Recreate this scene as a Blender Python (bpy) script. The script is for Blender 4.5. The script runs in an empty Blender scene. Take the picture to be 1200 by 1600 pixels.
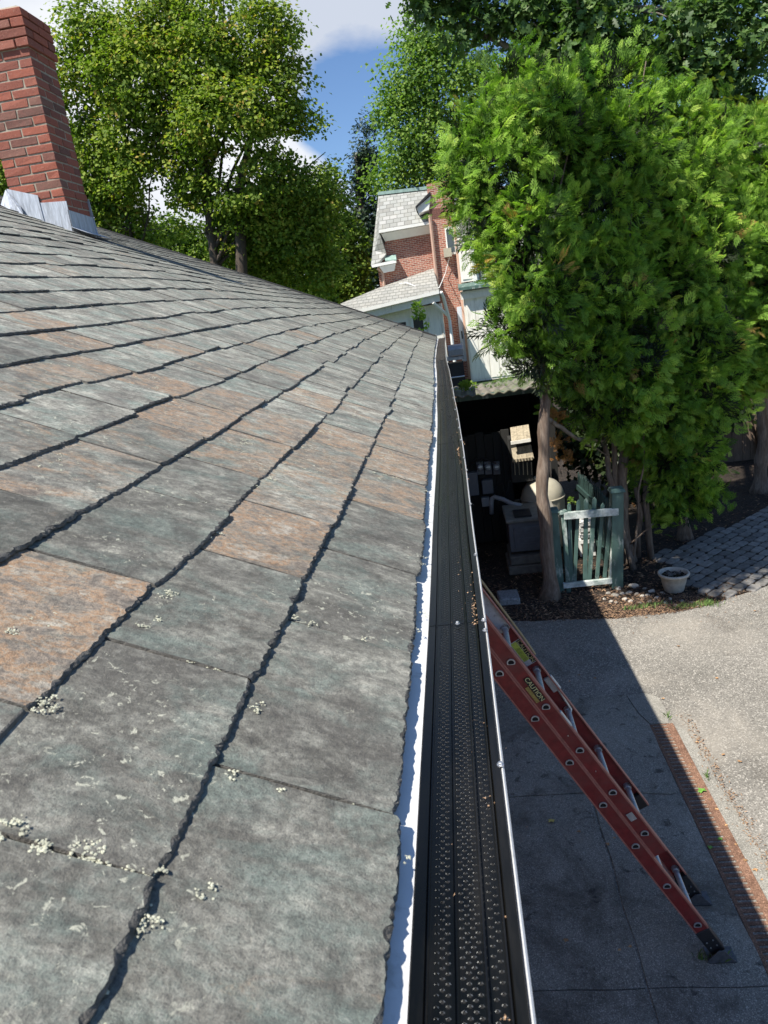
import bpy, math, random
import numpy as np
from mathutils import Vector, Matrix, noise as mnoise
sc = bpy.context.scene
COL = sc.collection
rad = math.radians
# ------------------------------------------------------------------ camera (origin = the camera; x right, y along the eave, z up)
F = 1109.0
_Y = Vector((97, 335, -F)).normalized()
_Z = Vector((-526, 3690, F)); _Z = (_Z - _Y*_Z.dot(_Y)).normalized()
_X = _Y.cross(_Z)
cam = bpy.data.cameras.new('camera'); camo = bpy.data.objects.new('camera', cam); COL.objects.link(camo)
cam.sensor_fit = 'VERTICAL'; cam.sensor_height = 24; cam.lens = F/1600*24
cam.clip_start = .02; cam.clip_end = 3000
camo.matrix_world = Matrix((_X, _Y, _Z)).to_4x4()
cam.dof.use_dof = True; cam.dof.focus_distance = 3.0; cam.dof.aperture_fstop = 9
sc.camera = camo
def ray(px, py):
    d = Vector((px-600, 800-py, -F)); return Vector((d.dot(_X), d.dot(_Y), d.dot(_Z)))
def at(px, py, y):                     # the point of the place that stands y metres away along the eave
    r = ray(px, py); return r*(y/r.y)
GZ = -3.6                              # ground level
# ------------------------------------------------------------------ sky, sun, exposure
SUN = Vector((-.465, -.44, 1.0)).normalized()
w = bpy.data.worlds.new('World'); sc.world = w; w.use_nodes = True
nt = w.node_tree; nt.nodes.clear()
def N(nt, t, **k):
    n = nt.nodes.new('ShaderNode'+t)
    for a, v in k.items():
        if a.startswith('i_'):
            n.inputs[int(a[2:]) if a[2:].isdigit() else a[2:].replace('_', ' ')].default_value = v
        else: setattr(n, a, v)
    return n
def Lk(nt, a, b): nt.links.new(a, b)
def math_(nt, op, a, b=None, c=None, clamp=False):
    n = N(nt, 'Math', operation=op); n.use_clamp = clamp
    for i, v in enumerate((a, b, c)):
        if v is None: continue
        if isinstance(v, (int, float)): n.inputs[i].default_value = v
        else: Lk(nt, v, n.inputs[i])
    return n.outputs[0]
def mixc(nt, f, a, b, mode='MIX'):
    n = N(nt, 'Mix', data_type='RGBA', blend_type=mode)
    for s, v in ((n.inputs[0], f), (n.inputs[6], a), (n.inputs[7], b)):
        if isinstance(v, (int, float)): s.default_value = v
        elif isinstance(v, (tuple, list)): s.default_value = (*v, 1) if len(v) == 3 else v
        else: Lk(nt, v, s)
    return n.outputs[2]
def ramp(nt, f, stops, interp='LINEAR'):
    n = N(nt, 'ValToRGB'); cr = n.color_ramp; cr.interpolation = interp
    while len(cr.elements) < len(stops): cr.elements.new(.5)
    for e, (p, c) in zip(cr.elements, stops):
        e.position = p; e.color = (c, c, c, 1) if isinstance(c, (int, float)) else (*c, 1)
    Lk(nt, f, n.inputs[0]); return n.outputs[0]
sky = N(nt, 'TexSky', sky_type='NISHITA'); sky.sun_disc = False
sky.sun_elevation = math.asin(SUN.z); sky.sun_rotation = math.atan2(SUN.x, SUN.y)
sky.air_density = 1.0; sky.dust_density = .4; sky.ozone_density = 2.2
tc = N(nt, 'TexCoord')
mp = N(nt, 'Mapping'); mp.inputs['Scale'].default_value = (1, 1, 1.7); Lk(nt, tc.outputs['Generated'], mp.inputs[0])
n1 = N(nt, 'TexNoise', i_Scale=2.6, i_Detail=9.0, i_Roughness=.58, i_Distortion=.25); Lk(nt, mp.outputs[0], n1.inputs['Vector'])
def near(d, a0, a1):                   # soft weight of a direction: 1 within cos a1, 0 outside cos a0
    v = N(nt, 'VectorMath', operation='DOT_PRODUCT'); Lk(nt, tc.outputs['Generated'], v.inputs[0]); v.inputs[1].default_value = d.normalized()
    m = N(nt, 'MapRange', interpolation_type='SMOOTHSTEP'); Lk(nt, v.outputs['Value'], m.inputs[0])
    m.inputs[1].default_value = math.cos(rad(a0)); m.inputs[2].default_value = math.cos(rad(a1)); return m.outputs[0]
cover = math_(nt, 'ADD', n1.outputs[0], math_(nt, 'MULTIPLY', near(ray(515, 10), 8.5, 2), .36))
cover = math_(nt, 'ADD', cover, math_(nt, 'MULTIPLY', near(ray(150, 110), 15, 5), .40))
cover = math_(nt, 'ADD', cover, math_(nt, 'MULTIPLY', near(ray(300, 440), 14, 6), .30))
cover = math_(nt, 'ADD', cover, math_(nt, 'MULTIPLY', near(ray(540, 300), 7, 2), .22))
cover = math_(nt, 'ADD', cover, math_(nt, 'MULTIPLY', near(ray(560, 165), 6.0, 2), -.26))
cmask = ramp(nt, cover, [(.60, 0), (.76, 1)])
n2 = N(nt, 'TexNoise', i_Scale=3.4, i_Detail=5.0, i_Roughness=.5); Lk(nt, mp.outputs[0], n2.inputs['Vector'])
ccol = ramp(nt, math_(nt, 'ADD', n2.outputs[0], math_(nt, 'MULTIPLY', near(ray(525, 60), 9, 1), .13)), [(.42, (8.2, 8.4, 8.8)), (.66, (5.4, 5.9, 6.9))])
tint = mixc(nt, 1.0, sky.outputs[0], (.89, 1.04, 1.24), 'MULTIPLY')
bg = N(nt, 'Background'); Lk(nt, mixc(nt, cmask, tint, ccol), bg.inputs[0]); bg.inputs[1].default_value = .074
wo = N(nt, 'OutputWorld'); Lk(nt, bg.outputs[0], wo.inputs[0])
sl = bpy.data.lights.new('sun', 'SUN'); sl.energy = 5.0; sl.angle = rad(.5); sl.color = (1, .94, .85)
so = bpy.data.objects.new('sun', sl); COL.objects.link(so); so.rotation_euler = SUN.to_track_quat('Z', 'Y').to_euler()
sc.view_settings.view_transform = 'Standard'; sc.view_settings.look = 'None'
sc.view_settings.exposure = .68; sc.view_settings.gamma = 1; sc.view_settings.use_curve_mapping = False
sc.cycles.max_bounces = 6; sc.cycles.transparent_max_bounces = 4
# ------------------------------------------------------------------ mesh builder and tags
class MB:
    def __init__(s): s.v = []; s.f = []; s.m = []; s.cm = 0
    def add(s, vs, fs):
        o = len(s.v); s.v += [tuple(v) for v in vs]; s.f += [tuple(i+o for i in f) for f in fs]; s.m += [s.cm]*len(fs); return s
    def box(s, a, b, jit=0, rng=random):
        v = [(x, y, z) for x in (a[0], b[0]) for y in (a[1], b[1]) for z in (a[2], b[2])]
        if jit: v = [tuple(c+rng.uniform(-jit, jit) for c in p) for p in v]
        return s.hexa(v)
    def hexa(s, v): return s.add(v, [(0,1,3,2), (4,6,7,5), (0,4,5,1), (2,3,7,6), (0,2,6,4), (1,5,7,3)])
    def obox(s, c, ax, ay, az):        # centre and three half-axis vectors
        c, ax, ay, az = map(Vector, (c, ax, ay, az))
        return s.hexa([c+ax*i+ay*j+az*k for i in (-1,1) for j in (-1,1) for k in (-1,1)])
    def tube(s, pts, r, n=8, cap=True, prof=None):
        pts = [Vector(p) for p in pts]; R = r if isinstance(r, (list, tuple)) else [r]*len(pts); vs = []; ref = None
        for i, p in enumerate(pts):
            t = (pts[min(i+1, len(pts)-1)]-pts[max(i-1, 0)]).normalized()
            if ref is None: ref = Vector((0, 0, 1)) if abs(t.z) < .9 else Vector((1, 0, 0))
            a = t.cross(ref).normalized(); b = a.cross(t).normalized(); ref = b
            for k in range(n):
                th = 2*math.pi*k/n; q = prof(th) if prof else 1
                vs.append(p+(a*math.cos(th)+b*math.sin(th))*R[i]*q)
        fs = [(i*n+k, i*n+(k+1)%n, (i+1)*n+(k+1)%n, (i+1)*n+k) for i in range(len(pts)-1) for k in range(n)]
        if cap: fs += [tuple(range(n))[::-1], tuple(range((len(pts)-1)*n, len(pts)*n))]
        return s.add(vs, fs)
    def lathe(s, c, prof, n=24):
        c = Vector(c); vs = [c+Vector((r*math.cos(2*math.pi*k/n), r*math.sin(2*math.pi*k/n), z)) for r, z in prof for k in range(n)]
        return s.add(vs, [(i*n+k, i*n+(k+1)%n, (i+1)*n+(k+1)%n, (i+1)*n+k) for i in range(len(prof)-1) for k in range(n)])
    def slab(s, poly, th):             # polygon with thickness vector th
        n = len(poly); p = [Vector(q) for q in poly]; q = [a+Vector(th) for a in p]
        return s.add(p+q, [tuple(range(n))[::-1], tuple(range(n, 2*n))]+[(i, (i+1)%n, n+(i+1)%n, n+i) for i in range(n)])
    def build(s, name, mats, parent=None, smooth=False, base=None, fix=True):
        me = bpy.data.meshes.new(name)
        v = s.v
        if base is not None: v = [(a[0]-base[0], a[1]-base[1], a[2]-base[2]) for a in v]
        me.from_pydata(v, [], s.f)
        for m in (mats if isinstance(mats, (list, tuple)) else [mats]): me.materials.append(m)
        if len(me.materials) > 1: me.polygons.foreach_set('material_index', s.m)
        if smooth: me.polygons.foreach_set('use_smooth', [True]*len(me.polygons))
        if fix and len(s.f) < 20000:
            import bmesh
            bm = bmesh.new(); bm.from_mesh(me); bmesh.ops.recalc_face_normals(bm, faces=bm.faces); bm.to_mesh(me); bm.free()
        me.update()
        return link(name, me, parent, base)
def link(name, me, parent=None, base=None):
    o = bpy.data.objects.new(name, me); COL.objects.link(o)
    if parent is not None:
        o.parent = parent
        wp = world_loc(parent); o.location = (Vector(base) if base is not None else Vector())-wp
    elif base is not None: o.location = base
    return o
def world_loc(o):
    v = Vector(o.location)
    while o.parent: o = o.parent; v += Vector(o.location)
    return v
def tag(o, label=None, cat=None, group=None, kind=None):
    if label: o['label'] = label
    if cat: o['category'] = cat
    if group: o['group'] = group
    if kind: o['kind'] = kind
    return o
def empty(name, loc, label, cat, group=None):
    o = bpy.data.objects.new(name, None); COL.objects.link(o); o.location = loc; o.empty_display_size = .1
    return tag(o, label, cat, group)
def copy_tree(o, parent=None, loc=None):
    c = o.copy(); COL.objects.link(c); c.parent = parent
    if loc is not None: c.location = loc
    for ch in o.children: copy_tree(ch, c)
    return c
def bevel(o, w=.003, seg=1):
    m = o.modifiers.new('bevel', 'BEVEL'); m.width = w; m.segments = seg; m.limit_method = 'ANGLE'; return o
# ------------------------------------------------------------------ materials
def newmat(name):
    m = bpy.data.materials.new(name); m.use_nodes = True; nt = m.node_tree; nt.nodes.clear()
    b = N(nt, 'BsdfPrincipled'); o = N(nt, 'OutputMaterial'); Lk(nt, b.outputs[0], o.inputs[0]); return m, nt, b
def coords(nt, scale=(1, 1, 1), rot=(0, 0, 0), seed=0, obj=False):
    g = N(nt, 'TexCoord').outputs['Object'] if obj else N(nt, 'NewGeometry').outputs['Position']
    m = N(nt, 'Mapping'); m.inputs['Scale'].default_value = scale; m.inputs['Rotation'].default_value = rot
    m.inputs['Location'].default_value = (seed*3.1, seed*1.7, seed*.9)
    Lk(nt, g, m.inputs[0]); return m.outputs[0]
def noise(nt, vec, scale, detail=5, rough=.6, dist=0, w=None):
    n = N(nt, 'TexNoise', i_Scale=scale, i_Detail=detail, i_Roughness=rough, i_Distortion=dist)
    Lk(nt, vec, n.inputs['Vector'])
    if w is not None: n.noise_dimensions = '4D'; Lk(nt, w, n.inputs['W'])
    return n.outputs[0]
def bump(nt, b, h, strength=.4, dist=.01):
    n = N(nt, 'Bump'); n.inputs['Strength'].default_value = strength; n.inputs['Distance'].default_value = dist
    Lk(nt, h, n.inputs['Height']); Lk(nt, n.outputs[0], b.inputs['Normal'])
def plain(name, c, rough=.6, metal=0, scale=12, var=.25, bs=.15, bd=.003, spec=.5, stretch=(1, 1, 1), dirt=None, dirt_amt=.3, rnd=0):
    m, nt, b = newmat(name); v = coords(nt, stretch)
    n = noise(nt, v, scale, 6, .62)
    lo = tuple(x*(1-var) for x in c); hi = tuple(min(1, x*(1+var)) for x in c)
    col = ramp(nt, n, [(.3, lo), (.7, hi)])
    if dirt: col = mixc(nt, ramp(nt, noise(nt, coords(nt, stretch, seed=4), scale*.35, 7, .7), [(.62-dirt_amt*.35, 0), (.70, 1)]), col, dirt)
    if rnd:
        oi = N(nt, 'ObjectInfo'); k = math_(nt, 'MULTIPLY_ADD', oi.outputs['Random'], rnd*2, 1-rnd)
        cc = N(nt, 'CombineXYZ'); [Lk(nt, k, cc.inputs[i]) for i in range(3)]
        col = mixc(nt, 1.0, col, cc.outputs[0], 'MULTIPLY')
    Lk(nt, col, b.inputs['Base Color']); b.inputs['Metallic'].default_value = metal; b.inputs['Specular IOR Level'].default_value = spec
    Lk(nt, math_(nt, 'MULTIPLY_ADD', n, .25, rough-.12, clamp=True), b.inputs['Roughness'])
    if bs: bump(nt, b, noise(nt, coords(nt, stretch, seed=2), scale*5, 4, .6), bs, bd)
    return m
def slate_mat():
    m, nt, b = newmat('slate')
    a = N(nt, 'Attribute', attribute_name='var'); sp = N(nt, 'SeparateXYZ'); Lk(nt, a.outputs['Vector'], sp.inputs[0])
    rust, tone, seed = sp.outputs; W = math_(nt, 'MULTIPLY', seed, 40.0)
    v = coords(nt, (1, 1, 1)); vs = coords(nt, (1.0, 1.7, 1.0), (0, 0, .35))
    big = noise(nt, v, 7, 6, .66, .4, W); st = noise(nt, vs, 11, 10, .74, .5, W); fine = noise(nt, v, 95, 6, .75, 0, W); grit = noise(nt, v, 420, 3, .7, 0, W)
    base = ramp(nt, st, [(.34, (.070, .067, .058)), (.45, (.145, .141, .120)), (.54, (.225, .222, .190)), (.64, (.38, .372, .315))])
    base = mixc(nt, ramp(nt, noise(nt, vs, 6, 8, .7, .5, math_(nt, 'ADD', W, 7.0)), [(.48, 0), (.60, .55)]), base, (.165, .218, .19))
    base = mixc(nt, ramp(nt, noise(nt, v, 4, 8, .7, .5, math_(nt, 'ADD', W, 17.0)), [(.50, 0), (.60, .55)]), base, (.095, .088, .078))
    k = math_(nt, 'MULTIPLY_ADD', tone, 1.15, .62); cc = N(nt, 'CombineXYZ'); [Lk(nt, k, cc.inputs[i]) for i in range(3)]
    base = mixc(nt, 1.0, base, cc.outputs[0], 'MULTIPLY')
    rn = noise(nt, vs, 5, 9, .74, .8, math_(nt, 'ADD', W, 3.0))
    rcol = ramp(nt, noise(nt, vs, 14, 8, .75, .4, W), [(.34, (.10, .083, .070)), (.42, (.22, .18, .145)), (.48, (.36, .29, .22)), (.525, (.42, .24, .12)), (.56, (.40, .33, .25)), (.66, (.55, .50, .42))])
    rm = ramp(nt, math_(nt, 'ADD', math_(nt, 'MULTIPLY_ADD', rn, 3.6, -1.75), math_(nt, 'MULTIPLY', rust, .92)), [(.45, 0), (1.2, .85)])
    col = mixc(nt, rm, base, rcol)
    # speckle, lichen freckles, dark tail dirt
    col = mixc(nt, ramp(nt, fine, [(.34, .65), (.54, 0)]), col, (.060, .058, .054))
    col = mixc(nt, ramp(nt, fine, [(.55, 0), (.72, .55)]), col, (.38, .37, .33))
    col = mixc(nt, ramp(nt, grit, [(.33, .6), (.5, 0)]), col, (.05, .05, .047))
    lm = math_(nt, 'MULTIPLY', ramp(nt, noise(nt, v, 62, 5, .7, .6), [(.605, 0), (.63, 1)]), ramp(nt, noise(nt, v, 3.1, 4, .6), [(.50, 0), (.60, .9)]))
    col = mixc(nt, lm, col, (.46, .46, .37))
    Lk(nt, col, b.inputs['Base Color']); b.inputs['Roughness'].default_value = .66; b.inputs['Specular IOR Level'].default_value = .35
    cl = N(nt, 'ValToRGB'); cr = cl.color_ramp; cr.interpolation = 'CONSTANT'
    while len(cr.elements) < 8: cr.elements.new(.5)
    for i_, e_ in enumerate(cr.elements): e_.position = .30+i_*.055; e_.color = (i_/8, i_/8, i_/8, 1)
    Lk(nt, noise(nt, coords(nt, (1.0, 2.2, 1.0), (0, 0, .2)), 5, 8, .62, .9, W), cl.inputs[0])
    sc_ = ramp(nt, noise(nt, coords(nt, (1.0, 9.0, 1.0), (0, 0, .5)), 16, 5, .7, .3, W), [(.63, 0), (.70, .35)])
    col = mixc(nt, sc_, col, (.34, .34, .30)); Lk(nt, col, b.inputs['Base Color'])
    h = math_(nt, 'ADD', math_(nt, 'MULTIPLY_ADD', cl.outputs[0], 2.2, math_(nt, 'MULTIPLY', fine, .45)), math_(nt, 'ADD', math_(nt, 'MULTIPLY', big, .8), math_(nt, 'MULTIPLY', grit, .35)))
    bump(nt, b, h, .75, .0055)
    return m
def grain(name, stops, scale, bs=.5, bd=.004, rough=.9, fine=160, mottles=()):
    m, nt, b = newmat(name); v = coords(nt)
    col = ramp(nt, noise(nt, v, scale, 7, .65, .3), stops)
    g = noise(nt, v, fine, 3, .8); vo = N(nt, 'TexVoronoi', i_Scale=fine*.9); Lk(nt, v, vo.inputs['Vector'])
    sv = N(nt, 'SeparateXYZ'); Lk(nt, vo.outputs['Color'], sv.inputs[0])
    col = mixc(nt, ramp(nt, sv.outputs[0], [(.0, .55), (.28, .25), (.5, 0)]), col, tuple(.30*x for x in stops[0][1]))
    col = mixc(nt, ramp(nt, sv.outputs[1], [(.72, 0), (.98, .5)]), col, tuple(min(.9, 1.9*x) for x in stops[-1][1]))
    for i, (c, s, lo, hi, amt) in enumerate(mottles):
        col = mixc(nt, ramp(nt, noise(nt, coords(nt, seed=i+5), s, 8, .7, .5), [(lo, 0), (hi, amt)]), col, c)
    Lk(nt, col, b.inputs['Base Color']); b.inputs['Roughness'].default_value = rough; b.inputs['Specular IOR Level'].default_value = .3
    bump(nt, b, math_(nt, 'ADD', vo.outputs[0], g), bs, bd); return m
def leaf_mat(name, stops, trans=.35, rough=.5, spec=.4):
    m = bpy.data.materials.new(name); m.use_nodes = True; nt = m.node_tree; nt.nodes.clear()
    a = N(nt, 'Attribute', attribute_name='var'); sp = N(nt, 'SeparateXYZ'); Lk(nt, a.outputs['Vector'], sp.inputs[0])
    c = ramp(nt, sp.outputs[0], stops)
    b = N(nt, 'BsdfPrincipled'); Lk(nt, c, b.inputs['Base Color']); b.inputs['Roughness'].default_value = rough; b.inputs['Specular IOR Level'].default_value = spec
    t = N(nt, 'BsdfTranslucent'); Lk(nt, mixc(nt, 1.0, c, (1.25, 1.5, .6), 'MULTIPLY'), t.inputs[0])
    x = N(nt, 'MixShader'); x.inputs[0].default_value = trans; Lk(nt, b.outputs[0], x.inputs[1]); Lk(nt, t.outputs[0], x.inputs[2])
    o = N(nt, 'OutputMaterial'); Lk(nt, x.outputs[0], o.inputs[0]); return m
def brick_tex(name, scale_m, stops, mortar, flat='y', soot=0):
    m, nt, b = newmat(name); g = N(nt, 'NewGeometry'); s = N(nt, 'SeparateXYZ'); Lk(nt, g.outputs['Position'], s.inputs[0])
    c = N(nt, 'CombineXYZ'); Lk(nt, math_(nt, 'ADD', s.outputs[0], s.outputs[1]), c.inputs[0]); Lk(nt, s.outputs[2], c.inputs[1])
    bt = N(nt, 'TexBrick'); Lk(nt, c.outputs[0], bt.inputs['Vector']); bt.inputs['Scale'].default_value = 1
    bt.inputs['Brick Width'].default_value = scale_m*3; bt.inputs['Row Height'].default_value = scale_m
    bt.inputs['Mortar Size'].default_value = scale_m*.12; bt.inputs['Mortar Smooth'].default_value = .2
    bt.inputs['Color1'].default_value = (0, 0, 0, 1); bt.inputs['Color2'].default_value = (1, 1, 1, 1); bt.inputs['Mortar'].default_value = (.5, .5, .5, 1)
    col = ramp(nt, bt.outputs['Color'], stops)
    col = mixc(nt, ramp(nt, noise(nt, coords(nt), 1.3, 6, .65), [(.5, 0), (.75, .4)]), col, (.5, .36, .30))
    col = mixc(nt, bt.outputs['Fac'], col, mortar)
    Lk(nt, col, b.inputs['Base Color']); b.inputs['Roughness'].default_value = .9
    bump(nt, b, math_(nt, 'SUBTRACT', 1.0, bt.outputs['Fac']), .6, .012); return m
M = {}
M['slate'] = slate_mat()
M['slate_edge'] = plain('slate_edge', (.13, .122, .108), .9, scale=60, var=.6, bs=1, bd=.004, dirt=(.14, .14, .13), dirt_amt=.5)  # edge colour darker for dirt and for shade painted along the tails
M['lichen'] = plain('lichen', (.50, .50, .38), .95, scale=60, var=.3, bs=.6)
M['deck'] = plain('roof_felt', (.02, .02, .02), .95)
M['white_metal'] = plain('white_painted_metal', (.66, .67, .67), .38, scale=30, var=.04, bs=.04, dirt=(.42, .42, .40), dirt_amt=.12)
M['black_metal'] = plain('black_coated_metal', (.0022, .0026, .0024), .30, scale=20, var=.4, bs=.10, bd=.0012, spec=.42, stretch=(1, .15, 1), dirt=(.016, .015, .013), dirt_amt=.3)
M['dimple'] = plain('glint_pale_rim', (.62, .62, .58), .5, metal=.0, scale=300, var=.6, bs=0)  # pale rim colour stands in for sun glint on the punched edges
M['steel'] = plain('bright_steel', (.75, .75, .74), .3, metal=.9, scale=200, bs=.1)
M['lead'] = plain('lead_flashing', (.46, .50, .56), .55, metal=.25, scale=14, var=.28, bs=.2, stretch=(4, 4, .5), dirt=(.25, .27, .29))
M['brick'] = None
def chimney_brick():
    m, nt, b = newmat('chimney_brick'); oi = N(nt, 'ObjectInfo'); v = coords(nt)
    c = ramp(nt, oi.outputs['Random'], [(0, (.12, .068, .055)), (.2, (.24, .080, .055)), (.6, (.33, .100, .062)), (.85, (.28, .105, .072)), (1, (.17, .10, .078))])
    c = mixc(nt, ramp(nt, noise(nt, v, 22, 7, .7, .4), [(.46, 0), (.76, .6)]), c, (.26, .10, .08))
    c = mixc(nt, ramp(nt, noise(nt, v, 55, 5, .7), [(.58, 0), (.74, .7)]), c, (.50, .30, .23))
    c = mixc(nt, ramp(nt, noise(nt, v, 120, 3, .7), [(.3, .7), (.42, 0)]), c, (.06, .03, .025))
    Lk(nt, c, b.inputs['Base Color']); b.inputs['Roughness'].default_value = .92
    bump(nt, b, math_(nt, 'ADD', noise(nt, v, 60, 6, .7), noise(nt, v, 14, 3, .5)), .7, .006); return m
M['brick'] = chimney_brick()
M['mortar'] = plain('mortar', (.34, .30, .235), .95, scale=40, var=.3, bs=.6, bd=.004, dirt=(.2, .17, .13))
M['asphalt'] = grain('asphalt', [(.3, (.16, .152, .132)), (.6, (.25, .235, .205)), (.8, (.34, .32, .28))], 1.1, fine=120, bs=.7, bd=.004,
                     mottles=[((.085, .072, .058), 1.0, .56, .70, .6), ((.34, .31, .26), .8, .52, .68, .55), ((.05, .045, .04), 14, .66, .72, .5)])
M['concrete'] = grain('concrete_slab', [(.3, (.20, .19, .16)), (.6, (.28, .265, .225)), (.8, (.36, .34, .29))], 1.6, fine=230, bs=.4, bd=.003,
                      mottles=[((.085, .075, .060), 1.3, .50, .62, .75), ((.05, .046, .04), 9, .58, .66, .8), ((.06, .06, .04), 30, .62, .68, .7), ((.27, .24, .19), 2.4, .55, .7, .4)])
M['concrete_pale'] = grain('worn_concrete', [(.3, (.22, .21, .18)), (.7, (.33, .315, .275))], 3, fine=230, mottles=[((.19, .18, .15), 5, .52, .7, .6)])
M['soil'] = grain('mulch_soil', [(.3, (.022, .017, .013)), (.7, (.055, .042, .032))], 4, fine=55, bs=1, bd=.02, mottles=[((.13, .085, .055), 12, .56, .7, .6)])
M['grass_far'] = grain('lawn', [(.3, (.03, .05, .018)), (.7, (.06, .10, .03))], 3, fine=30)
M['rust_iron'] = grain('rusty_iron', [(.3, (.13, .070, .045)), (.55, (.22, .125, .082)), (.8, (.31, .185, .125))], 7, fine=220, bs=.5, bd=.002, rough=.85, mottles=[((.09, .045, .03), 20, .5, .7, .6)])
M['black'] = plain('void_shade_black', (.008, .008, .008), .9)  # flat black drawn in place of shade inside slots, holes and bores
M['ladder_red'] = plain('red_fibreglass', (.19, .019, .019), .42, scale=26, var=.3, bs=.15, bd=.001, dirt=(.16, .04, .035), dirt_amt=.5)
M['ladder_edge'] = plain('worn_fibreglass_edge', (.34, .13, .10), .6, scale=30, var=.25)
M['alu'] = plain('dull_aluminium', (.50, .51, .52), .42, metal=.65, scale=60, var=.2, bs=.1)
M['ladder_black'] = plain('black_plastic', (.018, .018, .02), .5)
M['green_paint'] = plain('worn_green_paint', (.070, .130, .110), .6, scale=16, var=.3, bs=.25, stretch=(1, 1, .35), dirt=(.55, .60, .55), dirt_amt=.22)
M['green_shade_dark'] = plain('shade_darkened_green', (.022, .052, .045), .7, scale=16, var=.35, bs=.25)  # same green darkened to paint in the shade behind the gate
M['white_wood'] = plain('flaking_white_wood', (.62, .66, .62), .8, scale=18, var=.25, bs=.5, dirt=(.12, .20, .17), dirt_amt=.5)
M['old_wood'] = plain('weathered_wood', (.36, .31, .22), .85, scale=10, var=.35, bs=.5, stretch=(4, 4, .6), dirt=(.18, .15, .11))
M['fence_wood'] = plain('grey_fence_wood', (.16, .115, .085), .9, scale=10, var=.35, bs=.5, stretch=(5, 5, .5), dirt=(.07, .05, .04), rnd=.25)
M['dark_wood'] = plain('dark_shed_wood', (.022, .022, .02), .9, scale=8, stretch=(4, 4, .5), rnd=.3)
M['bark'] = plain('cedar_bark', (.25, .20, .16), .95, scale=16, var=.5, bs=1, bd=.012, stretch=(2.6, 2.6, .4), dirt=(.12, .075, .05), dirt_amt=.7)
M['bark_dark'] = plain('dark_bark', (.085, .065, .05), .95, scale=14, var=.45, bs=1, bd=.015, stretch=(2, 2, .5))
M['bark_grey'] = plain('grey_bark', (.21, .18, .145), .95, scale=10, var=.4, bs=1, bd=.02, stretch=(2, 2, .5))
M['plastic_beige'] = plain('beige_plastic', (.42, .39, .30), .5, scale=12, var=.08)
M['plastic_grey'] = plain('grey_cabinet', (.13, .135, .15), .5, scale=12, var=.12, bs=.05)
M['pvc'] = plain('grey_pvc', (.34, .35, .36), .4, scale=30, var=.1)
M['glass_dark'] = plain('window_glass', (.05, .06, .065), .08, scale=2, var=.3, bs=0, spec=1)
M['pot'] = plain('stone_pot', (.47, .43, .36), .85, scale=20, var=.2, bs=.3)
M['cream'] = plain('cream_paint', (.84, .82, .74), .6, scale=5, var=.06, bs=.1, stretch=(3, 3, .5), dirt=(.55, .52, .44), dirt_amt=.15, rnd=.04)
M['white_paint'] = plain('white_paint', (.80, .80, .76), .55, scale=5, var=.05, bs=.05)
M['tan_paint'] = plain('tan_downspout', (.52, .34, .26), .5, scale=5, var=.1)
M['copper'] = plain('verdigris_copper', (.25, .36, .32), .6, scale=8, var=.25)
M['far_brick'] = brick_tex('house_brick', .075, [(0, (.24, .075, .05)), (.5, (.36, .115, .075)), (1, (.45, .17, .11))], (.55, .48, .40))
M['far_slate'] = None
def far_roof(name, a, b2, c, w=.32, h=.2):
    m, nt, b = newmat(name); g = N(nt, 'NewGeometry'); s = N(nt, 'SeparateXYZ'); Lk(nt, g.outputs['Position'], s.inputs[0])
    cc = N(nt, 'CombineXYZ'); Lk(nt, math_(nt, 'ADD', s.outputs[0], 0.0), cc.inputs[0]); Lk(nt, s.outputs[2], cc.inputs[1])
    bt = N(nt, 'TexBrick'); Lk(nt, cc.outputs[0], bt.inputs['Vector']); bt.inputs['Scale'].default_value = 1
    bt.inputs['Brick Width'].default_value = w; bt.inputs['Row Height'].default_value = h
    bt.inputs['Mortar Size'].default_value = .014; bt.inputs['Color1'].default_value = (0, 0, 0, 1); bt.inputs['Color2'].default_value = (1, 1, 1, 1)
    col = ramp(nt, bt.outputs['Color'], [(0, a), (.5, b2), (1, c)])
    col = mixc(nt, math_(nt, 'MULTIPLY', bt.outputs['Fac'], .75), col, tuple(x*.45 for x in a))
    col = mixc(nt, ramp(nt, noise(nt, coords(nt), 2, 6, .7), [(.5, 0), (.7, .35)]), col, (.33, .31, .25))
    Lk(nt, col, b.inputs['Base Color']); b.inputs['Roughness'].default_value = .85; return m
M['far_slate'] = far_roof('neighbour_slate', (.23, .23, .21), (.30, .31, .29), (.37, .37, .35))
M['far_shingle'] = far_roof('porch_shingle', (.27, .27, .245), (.31, .31, .285), (.35, .345, .31), .25, .12)
M['paver'] = plain('granite_paver', (.20, .19, .175), .8, scale=20, var=.35, bs=.6, bd=.006, rnd=.3, dirt=(.10, .10, .09))
M['rock'] = plain('pale_rock', (.40, .37, .32), .85, scale=20, var=.3, bs=.5, rnd=.45)
M['leaf_dry'] = plain('dry_leaf', (.42, .24, .11), .8, scale=40, var=.4, rnd=.35)
M['leaf_yellow'] = plain('yellow_leaf', (.55, .46, .13), .7, scale=40)
M['leaf_green'] = plain('fresh_leaf', (.16, .36, .05), .6, scale=40, var=.3)
M['mulch'] = plain('mulch_chips', (.10, .062, .042), .95, scale=30, var=.6)
M['chips_pale'] = plain('leaf_litter', (.27, .17, .10), .9, scale=30, var=.6)
M['debris'] = plain('seed_debris', (.42, .27, .16), .9, scale=90, var=.4)
rng = random.Random(7)
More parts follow.
